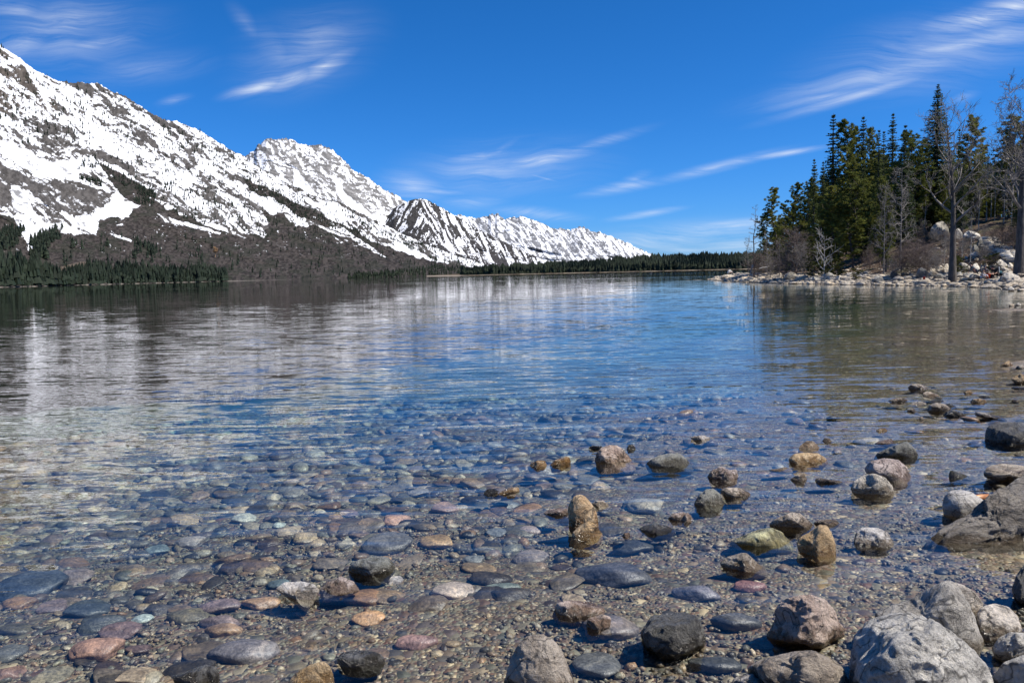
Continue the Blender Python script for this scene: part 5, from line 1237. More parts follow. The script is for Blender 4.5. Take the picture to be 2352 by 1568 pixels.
SUBM = [(1388, 1087, 40, 10, 0, (.24, .22, .15), 'flat olive-tan stone under the water in front of the craggy mottled boulder'), (1247, 1087, 42, 12, 3, (.26, .24, .21), 'flat grey-cream stone under the water in front of the amber stone'),
 (1488, 1166, 48, 16, -6, (.33, .31, .25), 'large pale flat stone under water right of the upright egg boulder'), (1000, 1247, 44, 20, -3, (.30, .21, .12), 'smooth brown oval stone under water with ochre top'),
 (1020, 1168, 38, 18, 10, (.27, .19, .16), 'pinkish brown slab under water left of centre'), (908, 1195, 36, 10, 6, (.34, .22, .17), 'long salmon coloured stone under water'),
 (885, 1252, 66, 18, 2, BLUE, 'large dark blue-grey flat slab under water left of the smooth brown oval stone'), (847, 1421, 42, 24, 12, (.42, .26, .14), 'orange oval stone under shallow water near the bottom'),
 (1040, 1357, 50, 32, 8, (.42, .36, .31), 'cream ridged stone half out of the water above the orange oval stone'), (1152, 1353, 46, 17, 8, (.13, .16, .15), 'smooth dark green flat stone right of the cream ridged stone'),
 (1452, 1263, 52, 12, 2, BLK, 'long nearly black flat stone under water below the glossy black and green stone'), (1410, 1330, 90, 40, -4, (.08, .085, .10), 'broad dark slab under water above the flat pink rock'),
 (1400, 1450, 68, 46, -6, (.15, .135, .13), 'grey slab under water below the cream knob'), (1370, 1528, 55, 45, 10, (.12, .125, .125), 'grey oval slab at the bottom right of the tall block'),
 (955, 1476, 52, 22, 2, (.26, .17, .16), 'pink mottled stone lying left of the tall block'), (1000, 1500, 22, 14, 0, (.25, .21, .15), 'small tan oval pebble by the pink mottled stone'),
 (228, 1496, 68, 26, 4, (.30, .19, .145), 'long reddish brown stone under water at lower left'), (120, 1392, 38, 24, 8, (.17, .13, .125), 'rounded purple-brown stone under water at the left'),
 (200, 1402, 56, 16, 14, (.055, .065, .07), 'dark stone with a thin pale line under water at the left'), (228, 1434, 55, 28, 16, (.055, .062, .062), 'dark blue-grey slab with a cream vein at lower left'),
 (325, 1419, 28, 14, 6, (.30, .36, .35), 'pale mint coloured stone at lower left'), (278, 1450, 52, 22, 10, PUR, 'purple-brown stone right of the dark slab with the cream vein'),
 (560, 1502, 80, 40, 8, (.16, .15, .155), 'broad rough grey stone under water at the bottom left'), (597, 1385, 46, 26, 10, (.30, .20, .13), 'brown mottled stone left of the pale triangular stone'),
 (505, 1395, 50, 22, 4, (.16, .125, .125), 'purple-grey stone with light rim at lower left'), (505, 1430, 48, 24, 2, (.18, .145, .145), 'purple-grey stone below the similar lighter rimmed one'),
 (510, 1450, 46, 20, 4, (.29, .20, .13), 'brown stone with rusty edge at lower left'), (315, 1490, 30, 18, 0, (.12, .085, .08), 'dark maroon round stone at the bottom left'),
 (20, 1500, 40, 28, 20, (.11, .115, .11), 'grey angular stone at the left edge near the bottom'), (20, 1545, 40, 24, 14, (.25, .16, .12), 'pink-brown stone in the bottom left corner'),
 (440, 1247, 38, 13, 6, (.28, .25, .235), 'grey cracked stone under water at left of centre'), (360, 1262, 30, 10, 18, (.14, .17, .175), 'blue-green long stone under water at left'),
 (560, 1192, 32, 10, 8, (.38, .38, .33), 'bright whitish oval stone under water left of centre'), (640, 1203, 16, 9, 0, (.36, .39, .35), 'small pale triangular stone under water right of the bright whitish oval'),
 (1215, 1283, 48, 26, 2, (.20, .175, .165), 'grey-pink rounded stone under water below the angular brown rock'), (1140, 1222, 26, 15, 0, (.15, .165, .175), 'blue-grey rounded stone under water left of the egg boulder'),
 (1215, 1217, 30, 14, 0, (.27, .22, .20), 'pinkish pale stone under water just left of the egg boulder'), (1160, 1160, 34, 11, -4, (.13, .145, .155), 'smooth slate stone under water below the sparkling tan slab'),
 (960, 1133, 28, 13, 12, (.24, .22, .20), 'light grey-brown stone under water left of the sparkling tan slab'), (1600, 1365, 56, 24, -8, (.16, .16, .19), 'lavender grey stone under water above the black slab'),
 (1690, 1435, 60, 26, -4, (.07, .075, .08), 'smooth dark flat slab under shallow water right of the black slab'), (1640, 1530, 62, 30, -6, (.055, .06, .06), 'dark slab under shallow water below the black slab'),
 (1720, 1345, 40, 12, -4, (.24, .13, .12), 'faint reddish stone under water above the dark flat slab'), (905, 1330, 26, 14, 10, (.34, .32, .33), 'white speckled stone beside the dark olive block'),
 (1090, 1285, 30, 16, 0, (.17, .18, .18), 'grey striped stone under water above the cream ridged stone'), (640, 1340, 30, 14, 4, (.10, .13, .14), 'blue-grey stone under water near the pale triangular stone'),
 (800, 1180, 26, 10, 5, PUR, 'purple-brown stone under water left of the salmon stone'), (700, 1235, 34, 11, 8, TAN, 'tan stone under water left of the dark blue slab'),
 (60, 1350, 90, 26, 12, (.05, .06, .075), 'very dark broad slab under water at the left edge'), (170, 1330, 50, 20, 10, (.19, .155, .145), 'pinkish flat stone under water above the rounded purple-brown stone')]
for i, (px, py, hw, hh, rot, c, lab) in enumerate(SUBM): stone_at(px, py, hw, hh, rot, c, lab, None, i)
PAL = PAL*.6+PAL.mean(1, keepdims=True)*np.array([1.04, 1.0, .86])*.4; PAL = PAL*.78
rng = np.random.default_rng(12)
taken = np.array([(a, b, c, d) for a, b, c, d, *_ in SUBM])
def dens(x, y):
    d = ss(1250-x+(1300-y)*1.1, -200, 350)*.9+.10
    return np.where((x > 1450) & (y > 1080), .045, d)*ss(y, 860, 1000)
# random placing in world space over the visible shallows
cand = []
while len(cand) < 5200:
    X = rng.uniform(-9.5, 8.5, 20000); Y = rng.uniform(2.3, 13.5, 20000)
    zz = height(X, Y); ok = zz < -.04
    X, Y, zz = X[ok], Y[ok], zz[ok]
    px, py = proj(np.stack([X, Y, zz], 1))
    sz = np.exp(rng.normal(-2.95, .68, len(X))).clip(.02, .135); dn = .35+1.3*(fbm(P2(X*.9, Y*.9, 4), 3) > .48)
    sz = np.where((px > 1450) & (py > 1080), np.minimum(sz, .06), sz)
    ok = (px > -60) & (px < 2400) & (py < 1640) & (rng.random(len(X)) < dens(px, py)*dn)
    for a, b, c, d, e, f in zip(X[ok], Y[ok], zz[ok], sz[ok], px[ok], py[ok]): cand.append((a, b, c, d, e, f))
cand = np.array(cand[:5200])
# drop those that would sit inside a surveyed stone
dx = (cand[:, None, 4]-taken[None, :, 0])/(taken[None, :, 2]); dyy = (cand[:, None, 5]-taken[None, :, 1])/(taken[None, :, 3])
cand = cand[((dx**2+dyy**2) > .8).all(1)]
app = cand[:, 3]/np.hypot(cand[:, 0], cand[:, 1]); o_ = np.argsort(-app); NI = 240
for j, i in enumerate(o_[:NI]):
    x, y, z, s, *_ = cand[i]; c = PAL[rng.integers(len(PAL))]*rng.uniform(.7, 1.2)*np.array([1.12, 1.0, .86])
    o = link('cobble', CV[j % 14], None, 'water worn cobble lying on the stony lake floor under clear water', 'cobble', 'cobbles on the lake floor')
    o.location = (x, y, z+s*rng.uniform(-.12, .14)); o.scale = (s, s*rng.uniform(.8, 1.15), s*rng.uniform(.6, 1.1)); o.rotation_euler = (rng.normal()*.12, rng.normal()*.12, R_(rng.normal()*35)); o.color = (*c, 1)
def stone_mass(name, label, arr, sub, seed, flat=.42, variants=10):
    r = np.random.default_rng(seed); shp = [rock_shape(600+i, sub, 8, 18, .12, 1.5, .6)[0]*np.array([1, .72, flat]) for i in range(variants)]
    F0 = ico(sub)[1]; n = len(arr); nv = len(shp[0]); V = np.empty((n, nv, 3)); S = np.array(shp)
    V = S[r.integers(0, variants, n)]*arr[:, 3][:, None, None]*r.uniform(.75, 1.2, (n, 1, 3))
    a = r.normal(size=n)*.9; c, s = np.cos(a)[:, None], np.sin(a)[:, None]
    x = V[..., 0]*c-V[..., 1]*s; y = V[..., 0]*s+V[..., 1]*c
    tx = r.normal(size=(n, 1))*.16; ty = r.normal(size=(n, 1))*.16
    V = np.stack([x+arr[:, :1], y+arr[:, 1:2], V[..., 2]+x*tx+y*ty+arr[:, 2:3]+arr[:, 3:4]*r.uniform(-.1, .2, (n, 1))], -1)
    F = F0[None]+(np.arange(n)*nv)[:, None, None]
    C = PAL[r.integers(0, len(PAL), n)]*r.uniform(.7, 1.35, (n, 1))*np.array([1.05, 1.0, .88])
    return link(name, mesh_np(name, V.reshape(-1, 3), F.reshape(-1, 3), [COBS], colors=np.repeat(C, nv, 0)), kind='stuff', label=label, cat='stones')
stone_mass('bed_cobbles', 'mass of smaller cobbles covering the lake floor', cand[o_[NI:]], 2, 3)
# fine pebbles
def pebbles(n, smin, smax, ymax, seed, name, lab):
    r = np.random.default_rng(seed); Y = 2.3+(ymax-2.3)*r.random(n)**1.25; X = Y*r.uniform(-.74, .74, n)
    z = height(X, Y); ok = z < -.015; s = smin*(smax/smin)**(r.random(n)**2.2)
    arr = np.stack([X, Y, z, s], 1)[ok]
    return stone_mass(name, lab, arr, 1, seed+1, .6)
pebbles(19000, .008, .034, 6.0, 40, 'pebbles', 'loose pebbles and gravel covering the lake floor')
# ------------------------------------------------------------------ headland shore: boulders, stones, steps, driftwood
c4 = lambda x0, y0, x1, y1: (1983.3+x0*.186, 437.5+y0*.186, 1983.3+x1*.186, 437.5+y1*.186)
c4p = lambda P: [(1983.3+x*.186, 437.5+y*.186) for x, y in P]
LB = [((1150, 885, 1325, 1008), 'wboulder', 'largest squared white boulder in the row behind the people'), ((1330, 893, 1438, 1018), 'wboulder', 'tall squared white boulder directly left of the people'),
      ((1440, 900, 1552, 975), 'wboulder', 'white boulder directly behind the people'), ((1550, 873, 1650, 958), 'wboulder', 'brownish white boulder above the black bags'),
      ((1650, 880, 1778, 948), 'wboulder', 'white boulder with a sloping top left of the huge tree'), ((1590, 848, 1772, 905), 'wboulder', 'flat white slab topping the boulder row'),
      ((1775, 890, 1850, 950), 'wboulder', 'white boulder touching the huge tree trunk'), ((985, 898, 1060, 1012), 'wboulder', 'white boulder touching the left side of the cottonwood trunk'),
      ((1125, 895, 1160, 1000), 'wboulder', 'narrow white boulder just right of the cottonwood trunk'), ((900, 920, 1002, 1022), 'wboulder', 'pinkish white boulder two places left of the cottonwood trunk'),
      ((800, 953, 912, 1022), 'wboulder', 'low white boulder with a flat top over the dark shore boulder'), ((845, 920, 908, 958), 'wboulder', 'small white rock perched on the row left of the cottonwood'),
      ((728, 873, 832, 962), 'dboulder', 'pointed yellowish boulder above the dark shore boulder'), ((1600, 940, 1830, 1010), 'shore', 'long brown slab behind the black bags'),
      ((1310, 755, 1442, 818), 'wboulder', 'isolated white block up on the slope below the steps'), ((1365, 833, 1432, 866), 'shore', 'small cream rock below the isolated white block'), ((1250, 812, 1292, 842), 'wboulder', 'small white rock by the pale aspen sapling'),
      ((820, 375, 1062, 580), 'dboulder', 'great dark lichened boulder on the hilltop'), ((680, 350, 850, 450), 'shore', 'pale ledge of rock left of the great hilltop boulder'), ((1120, 465, 1225, 600), 'wboulder', 'pale boulder right of the great hilltop boulder'),
      ((1225, 495, 1450, 600), 'wboulder', 'stepped pale rock at the head of the steps'), ((1403, 570, 1478, 705), 'dboulder', 'upright brown rock at the top corner of the steps'), ((1335, 665, 1425, 755), 'dboulder', 'dark rock leaning below the upright brown rock'),
      ((648, 950, 815, 1080), 'dboulder', 'dark boulder with a white band on the shore'), ((800, 995, 865, 1078), 'dboulder', 'dark rock at the right foot of the banded dark boulder'), ((868, 1020, 1003, 1090), 'dboulder', 'brown rock at the left foot of the cottonwood'),
      ((985, 1048, 1108, 1092), 'dboulder', 'rounded grey rock in front of the cottonwood foot'), ((1140, 1000, 1225, 1060), 'dboulder', 'dark rock right of the cottonwood foot'), ((1225, 1005, 1360, 1068), 'dboulder', 'black hollowed rock below the largest squared white boulder'),
      ((1295, 1025, 1468, 1095), 'shore', 'flat topped brown boulder in front of the people'), ((1688, 1012, 1945, 1125), 'wboulder', 'big pale ridged boulder right of the people near the water'), ((1760, 1065, 1990, 1155), 'shore', 'broad grey boulder below the big ridged boulder'),
      ((1640, 1060, 1700, 1105), 'wboulder', 'white rock at the left end of the big ridged boulder'), ((1700, 990, 1900, 1040), 'shore', 'long tan slab above the big ridged boulder'), ((325, 985, 430, 1080), 'dboulder', 'dark stump-like boulder left of the banded dark boulder'),
      ((1880, 1000, 2100, 1060), 'shore', 'tan slab at the right edge under the huge tree'), ((825, 1068, 885, 1105), 'shore', 'round cream rock on the beach left of the cottonwood'), ((20, 480, 55, 520), 'wboulder', 'small white rock high on the bare bank')]
for i, (bx, mt, lab) in enumerate(LB):
    x0, y0, x1, y1 = c4(*bx)
    outline_rock('boulder' if 'boulder' in lab else 'rock', B(x0, y0, x1, y1, .35+.3*((i*37) % 10)/10), mt, lab, seed=700+i, q=22, planes=8, sub=4, on='ground', thick=.8, amp=.07)
cH = lambda x0, y0, x1, y1: (1808.3+x0*.0992, 583.3+y0*.0992, 1808.3+x1*.0992, 583.3+y1*.0992)
for i, (bx, mt, lab) in enumerate([((-80, 410, 265, 590), 'dboulder', 'large grey-green lichened boulder at the shore below the reddish shrub'), ((800, 410, 1090, 550), 'dboulder', 'grey-green flat boulder right of the round young conifer'),
      ((1130, 490, 1325, 610), 'shore', 'tan angular boulder left of the driftwood'), ((490, 520, 800, 640), 'dboulder', 'dark grey boulder below the round young conifer'), ((1990, 500, 2240, 650), 'dboulder', 'dark boulder with a pale flat top right of the driftwood')]):
    outline_rock('boulder', B(*cH(*bx), .45), mt, lab, seed=760+i, q=16, planes=8, sub=4, on='ground', thick=.7)
# the tip
outline_rock('boulder', B(1654, 630, 1692, 640, .45), 'shore', 'low brown boulder at the tip of the headland under the seated person in white', seed=770, sub=4, on='ground', thick=.6)
tip_p = ground_p(1673, 631)

# stones in the water off the headland
for i, (x0, y0, x1, y1, mt, lab) in enumerate([(2315, 658, 2330, 669, 'wboulder', 'white capped stone standing in the water off the right end of the beach'), (2334, 662, 2365, 669, 'shore', 'low tan stones in the water at the right edge off the beach'),
      (2317, 697, 2330, 704, 'shore', 'low tan stone far out in the water near the right edge'), (2333, 695, 2346, 703, 'wboulder', 'pale stone beside the low tan stone far out near the right edge')]):
    outline_rock('rock', B(x0, y0, x1, y1), mt, lab, seed=780+i, sub=3)

SV = [mesh_np('shore_stone', rock_shape(800+i, 3, 8, 18, .08, 1.5, .62)[0]*np.array([1, .8, .55]), ico(3)[1], [RM['shore']]) for i in range(10)]
rng = np.random.default_rng(91)
fr = np.array(front); seg = np.linalg.norm(np.diff(fr, axis=0), axis=1); cum = np.concatenate([[0], np.cumsum(seg)])
N = 2600; u = rng.random(N)*cum[-1]; k = np.searchsorted(cum, u)-1; k = k.clip(0, len(seg)-1); f = (u-cum[k])/seg[k]
P = fr[k]+(fr[k+1]-fr[k])*f[:, None]; nrm = (fr[k+1]-fr[k])/seg[k][:, None]; nrm = np.stack([nrm[:, 1], -nrm[:, 0]], 1)
e = rng.uniform(-.5, 4.6, N)**1.0
test = signed_d(P[:, 0]+nrm[:, 0], P[:, 1]+nrm[:, 1]); nrm = nrm*np.where(test > 0, -1, 1)[:, None]
P = P+nrm*e[:, None]; z = height(P[:, 0], P[:, 1])
s = np.exp(rng.normal(-1.75, .55, N)).clip(.07, .75)*np.where(e < .6, .8, 1)
dist = np.hypot(P[:, 0], P[:, 1]); keep = np.ones(N, bool)
# extra small stones up the bank
app = s/dist; o_ = np.argsort(-app)
for j, i in enumerate(o_[:260]):
    o = link('shore_stone', SV[j % 10], None, 'sun bleached stone in the rubble along the headland shore', 'stone', 'stones along the headland shore')
    o.location = (P[i, 0], P[i, 1], max(z[i], -.1)+s[i]*.12); q = s[i]; o.scale = (q, q*rng.uniform(.7, 1.1), q*rng.uniform(.55, 1.0)); o.rotation_euler = (rng.normal()*.15, rng.normal()*.15, rng.uniform(0, 6.28))
def shore_mass(name, lab, P, z, s, seed):
    r = np.random.default_rng(seed); shp = np.array([rock_shape(830+i, 2, 7, 16, .08, 1.4, .62)[0]*np.array([1, .8, .5]) for i in range(8)]); F0 = ico(2)[1]; n = len(P); nv = shp.shape[1]
    V = shp[r.integers(0, 8, n)]*s[:, None, None]; a = r.uniform(0, 6.28, n); c, q = np.cos(a)[:, None], np.sin(a)[:, None]
    x = V[..., 0]*c-V[..., 1]*q; y = V[..., 0]*q+V[..., 1]*c
    V = np.stack([x+P[:, :1], y+P[:, 1:2], V[..., 2]+z[:, None]+s[:, None]*.15], -1); F = F0[None]+(np.arange(n)*nv)[:, None, None]
    link(name, mesh_np(name, V.reshape(-1, 3), F.reshape(-1, 3), [RM['shore']]), kind='stuff', label=lab, cat='stones')
rest = o_[260:]; shore_mass('shore_rubble', 'small bleached rubble along the headland shore', P[rest], np.maximum(z[rest], -.1), s[rest], 4)
# scattered rubble and litter up the bank
N = 1500; xs_ = rng.uniform(1860, 2352, N); es = rng.uniform(3.5, 22, N); PP = []
for a, b in zip(xs_[:700], es[:700]):
    Yv = None
    d = ray(a, 650); kx = d[0]/d[1]; Y0 = 45+0*a
    PP.append((a, b, kx))
yl = {int(a): yy(a, 0.1) for a in range(1850, 2370, 20)}
Pb = np.array([(kx*(np.interp(a, list(yl.keys()), list(yl.values()))+b), np.interp(a, list(yl.keys()), list(yl.values()))+b) for a, b, kx in PP])
sb = np.exp(rng.normal(-2.2, .5, len(Pb))).clip(.05, .35)
shore_mass('bank_rubble', 'scattered pale rocks on the bare bank', Pb, height(Pb[:, 0], Pb[:, 1])-.02, sb, 9)

# stone steps
st = empty('stone_steps', tuple(ground_p(2300, 575)), 'rough flight of pale stone steps climbing the hill left of the huge tree', 'stone steps')
org = np.array(st.location)
def slab(c, hx, hy, hz_, seed, yaw):
    P, F = rock_shape(seed, 3, 6, 30, .05, 1.4, .62); P = np.sign(P)*np.abs(P)**.55; P = P*np.array([hx, hy, hz_])
    ca, sa = math.cos(yaw), math.sin(yaw); P = np.stack([P[:, 0]*ca-P[:, 1]*sa, P[:, 0]*sa+P[:, 1]*ca, P[:, 2]], 1); return P+c, F
lefts = [(1478, 575, 1600), (1470, 592, 1640), (1480, 612, 1650), (1500, 633, 1665), (1560, 655, 1700), (1565, 672, 1755), (1580, 690, 1790), (1620, 708, 1805), (1650, 725, 1820), (1690, 745, 1845), (1700, 765, 1860), (1710, 785, 1870), (1745, 806, 1880), (1790, 826, 1900)]
pts = c4p([(a, b) for a, b, _ in lefts]); ptr = c4p([(c, b) for _, b, c in lefts])
T0, T1 = ground_t(*pts[-1])+1.5, ground_t(*pts[-1])+12.5
for i in range(len(pts)):
    T = 0
    (xa, ya), (xb, yb) = pts[i], ptr[i]; T = ground_t((xa+xb)/2, ya+6)-.35; c = CAM+T*ray((xa+xb)/2, ya+3); hx = (xb-xa)/2/FPX*T
    for kx in range(2):
        w = hx*(.52 if kx else .46); cc = c+np.array([(-hx*.5 if kx == 0 else hx*.5), 0, rng.normal()*.03])
        V, F = slab(cc-org, w, .62, .17, 900+i*2+kx, .06)
        link('step', mesh_np('step', V, F, [RM['wboulder']]), st)
    # bedding under the step so that it rests on the bank
    g = hz1(c[0], c[1])
    if c[2]-g > .2:
        V, F = slab(np.array([c[0], c[1]+.3, (c[2]+g)/2-.15])-org, hx*1.02, .8, max((c[2]-g)/2+.1, .15), 940+i, 0)
        link('foundation', mesh_np('foundation', V, F, [RM['dboulder']]), st)
# dark side rubble wall of the steps
wl = empty('rubble_wall', tuple(ground_p(2280, 580)), 'low dark dry stone edging along the lower left side of the steps', 'stone wall'); wo = np.array(wl.location)
A_ = Acc()
for i in range(70):
    q = rng.random(); a = c4p([(1470+q*330, 665+q*165+rng.uniform(-22, 25))])[0]; T = ground_t(a[0], a[1]+2)-.3+rng.uniform(-.2, .1); c = CAM+T*ray(*a)
    V, F = slab(c-wo, rng.uniform(.18, .42), .3, rng.uniform(.08, .16), 980+i, rng.uniform(-.3, .3)); A_.add(V, F)
link('stones', A_.mesh('edging', [RM['dboulder']]), wl)

# driftwood
def log(a, b, r, label, seed, mat=BARK_WHITE, lift=.1, branches=0, t=None):
    T = ground_t((a[0]+b[0])/2, max(a[1], b[1])+1) if t is None else t
    p, q = CAM+T*ray(*a), CAM+T*ray(*b); rg_ = np.random.default_rng(seed); n = 7
    pts = [p+(q-p)*i/(n-1)+rg_.normal(size=3)*r*.25 for i in range(n)]; o0 = (p+q)/2
    A = Acc(); v, f = tube([x-o0 for x in pts], np.linspace(r, r*.6, n), 9); A.add(v, f)
    for k in range(branches):
        i = rg_.integers(1, n-1); d = rg_.normal(size=3)*np.array([.5, .3, .5]); s0 = pts[i]-o0
        v, f = tube([s0, s0+d*.5, s0+d], [r*.4, r*.28, r*.12], 5); A.add(v, f)
    o = link('driftwood_log', A.mesh('driftwood_log', [mat]), None, label, 'log'); o.location = o0; return o
h2 = lambda x, y: (1808.3+x*.0992, 583.3+y*.0992)
log(h2(1370, 468), h2(1900, 445), .13, 'longest bleached driftwood log lying level above the shore stones', 1)
log(h2(1620, 428), h2(1960, 408), .09, 'thin bleached log on top of the driftwood pile', 2)
log(h2(1385, 495), h2(1690, 478), .09, 'lower bleached log under the longest driftwood log', 3, branches=2)
log(h2(1640, 460), h2(1760, 540), .08, 'forked bleached branch leaning down from the driftwood pile', 4, branches=5)
log(h2(700, 350), h2(800, 500), .06, 'thin crooked white branch standing by the grey-green flat boulder', 5, branches=3)
log((2076, 606), (2052, 624), .08, 'pale root fanning out at the edge of the willow scrub', 6, branches=6)
log((1732, 603), (1722, 631), .16, 'short pale stump of a broken birch at the foot of the dead snag', 7)
log((1745, 616), (1768, 612), .07, 'thin pale log lying under the outermost pine', 8)
log((1775, 612), (1790, 608), .06, 'thin pale stick lying beside the low leafless trees', 9)
# dark plank and orange bark piece in the near shallows
def plank(poly, mat, label, name, seed): outline_rock(name, poly, mat, label, seed=seed, planes=6, q=30, thick=.9, amp=.04, cat='driftwood', sub=5)
plank(cG([(1318, 1060), (1370, 1055), (1560, 1090), (1720, 1130), (1850, 1180), (1820, 1192), (1650, 1180), (1480, 1160), (1320, 1120)]), 'schist', 'dark waterlogged plank of driftwood floating in the right shallows', 'driftwood_plank', 41)
mo, tmo, omo = new_mat('orange_wood'); n_ = tmo.noise(tmo.node('ShaderNodeTexCoord').outputs['Object'], 30, 4, .7)
principled(tmo, omo, Base_Color=tmo.ramp(n_, [(.35, (.20, .07, .02)), (.65, (.55, .24, .08))]), Roughness=.4)
outline_rock('bark_piece', cB([(1735, 1065), (1900, 1050), (2020, 1040), (2120, 1027), (2140, 1040), (2050, 1080), (1900, 1085), (1760, 1075)]), mo, 'orange strip of split wood behind the smooth cream boulder', seed=43, cat='driftwood', sub=4, thick=.5, ext=.05)

# ------------------------------------------------------------------ people and belongings
def plain(name, c, rough=.8):
    m, t, o = new_mat(name); n = t.noise(t.node('ShaderNodeTexCoord').outputs['Object'], 18, 3, .6)
    col = t.mix(1.0, (*c, 1), t.ramp(n, [(.3, (.8, .8, .8)), (.7, (1.15, 1.15, 1.15))]), 'MULTIPLY'); principled(t, o, Base_Color=col, Roughness=rough); return m
SKIN = plain('skin', (.42, .25, .18), .55); HAIRB = plain('brown_hair', (.18, .10, .055)); HAIRD = plain('dark_hair', (.02, .016, .014))
NAVY = plain('navy_cloth', (.022, .035, .06)); GREYC = plain('grey_cloth', (.13, .115, .125)); BLACK = plain('black_cloth', (.008, .009, .011)); WHITE = plain('white_cloth', (.72, .72, .70)); LBLUE = plain('pale_blue_denim', (.35, .45, .62)); BEIGE = plain('beige_cloth', (.42, .36, .33)); TEAL = plain('teal_cloth', (.03, .12, .15))
def skin_mesh(name, pts, edges, rad, root=0, sub=1):
    me = bpy.data.meshes.new(name+'_cage'); me.from_pydata([tuple(p) for p in pts], edges, []); ob = bpy.data.objects.new('tmp', me); COL.objects.link(ob)
    md = ob.modifiers.new('s', 'SKIN'); sv = me.skin_vertices[0].data
    for i, r in enumerate(rad): sv[i].radius = (r, r) if np.isscalar(r) else r; sv[i].use_root = (i == root)
    s2 = ob.modifiers.new('u', 'SUBSURF'); s2.levels = sub; s2.render_levels = sub
    dg = bpy.context.evaluated_depsgraph_get(); dg.update(); out = bpy.data.meshes.new_from_object(ob.evaluated_get(dg)); out.name = name
    bpy.data.objects.remove(ob); bpy.data.meshes.remove(me); return out
def person(name, base, label, J, top, legs, hair, yaw=0.0, scale=1.0, hood=None):
    """J: joints of the pose in metres (x right, y away, z up); one continuous body"""
    names = ['pelvis', 'waist', 'chest', 'neck', 'head', 'crown', 'nose', 'shL', 'elL', 'wrL', 'shR', 'elR', 'wrR', 'hipL', 'knL', 'anL', 'toL', 'hipR', 'knR', 'anR', 'toR']
    rad = [.13, .125, .14, .055, .095, .06, .02, .06, .045, .030, .06, .045, .030, .09, .06, .045, .035, .09, .06, .045, .035]
    J = dict(J); h = np.array(J['head']); J['crown'] = h+np.array([0, 0, .10]); J['nose'] = h+np.array(J.pop('face'))*.115
    P = [np.array(J[n], float) for n in names]; I = {n: i for i, n in enumerate(names)}
    E = [('pelvis', 'waist'), ('waist', 'chest'), ('chest', 'neck'), ('neck', 'head'), ('head', 'crown'), ('head', 'nose'), ('chest', 'shL'), ('shL', 'elL'), ('elL', 'wrL'), ('chest', 'shR'), ('shR', 'elR'), ('elR', 'wrR'),
         ('pelvis', 'hipL'), ('hipL', 'knL'), ('knL', 'anL'), ('anL', 'toL'), ('pelvis', 'hipR'), ('hipR', 'knR'), ('knR', 'anR'), ('anR', 'toR')]
    E = [(I[a], I[b]) for a, b in E]
    for sd_ in 'LR':                                  # palm, four fingers and a thumb
        w = P[I['wr'+sd_]]; d = w-P[I['el'+sd_]]; d /= np.linalg.norm(d); s = np.cross(d, [0, .3, 1.]); s /= np.linalg.norm(s)
        P.append(w+d*.08); rad.append(.03); ip = len(P)-1; E.append((I['wr'+sd_], ip))
        for q, L in zip((-.03, -.01, .01, .03), (.065, .078, .074, .058)):
            P.append(w+d*.10+s*q); rad.append(.0095); P.append(w+d*(.10+L)+s*q*1.2+np.array([0, 0, -.02])); rad.append(.008); E += [(ip, len(P)-2), (len(P)-2, len(P)-1)]
        P.append(w+d*.07-s*.06); rad.append(.010); E.append((I['wr'+sd_], len(P)-1))
    me = skin_mesh('person_body', P, E, rad)
    for m in (SKIN, top, legs, BLACK): me.materials.append(m)
    cen = {'s': ['head', 'crown', 'nose', 'wrL', 'wrR'], 't': ['waist', 'chest', 'shL', 'shR', 'elL', 'elR'], 'l': ['pelvis', 'hipL', 'hipR', 'knL', 'knR'], 'f': ['anL', 'anR', 'toL', 'toR']}
    K = [(np.array(J[n]), i) for i, k in enumerate('stlf') for n in cen[k]]; KP = np.array([k[0] for k in K]); KI = [k[1] for k in K]
    for p in me.polygons: p.material_index = KI[int(np.argmin(((KP-np.array(p.center))**2).sum(1)))]; p.use_smooth = True
    e = empty(name, tuple(base), label, 'person', None, yaw, scale)
    link('body', me, e)
    V, F = rock_shape(abs(hash(label)) % 97 if False else len(label), 3, 3, 6, .05, 2); V = V*np.array([.118, .125, .11])
    f = np.array(P[I['nose']])-h; f /= np.linalg.norm(f); V = V+h-f*.035+np.array([0, 0, .055])
    link('hood' if hood else 'hair', mesh_np('hair', V, F, [hood or hair]), e)
    return e
SIT = dict(pelvis=(0, 0, .12), waist=(0, -.03, .30), chest=(0, -.08, .48), neck=(0, -.12, .62), head=(0, -.16, .74), face=(-.3, -1, -.1),
           shL=(-.18, -.10, .53), elL=(-.25, -.28, .34), wrL=(-.16, -.45, .30), shR=(.18, -.10, .53), elR=(.26, -.26, .34), wrR=(.18, -.44, .28),
           hipL=(-.10, -.04, .12), knL=(-.16, -.42, .34), anL=(-.15, -.52, .02), toL=(-.16, -.66, -.02), hipR=(.10, -.04, .12), knR=(.16, -.40, .34), anR=(.15, -.54, .02), toR=(.17, -.68, -.02))
BEND = dict(SIT, waist=(-.10, 0, .32), chest=(-.26, -.03, .47), neck=(-.36, -.04, .58), head=(-.40, -.06, .70), face=(-1, -.4, -.4), shL=(-.30, -.18, .46), elL=(-.48, -.20, .26), wrL=(-.66, -.20, .06),
            shR=(-.24, .14, .52), elR=(-.30, .10, .28), wrR=(-.20, -.20, .22))
HUNCH = dict(SIT, waist=(-.04, -.08, .28), chest=(-.10, -.18, .42), neck=(-.16, -.26, .50), head=(-.20, -.32, .60), face=(-.9, -.5, -.3), shL=(-.22, -.24, .44), shR=(.06, -.22, .46), elL=(-.28, -.38, .26), wrL=(-.22, -.52, .2), elR=(.10, -.38, .28), wrR=(.02, -.52, .24))
T_P = ground_t(2270, 640.5)
def at_t(px, py, T): return CAM+T*ray(px, py)
def stand(px, py): return at_t(px, py, T_P)
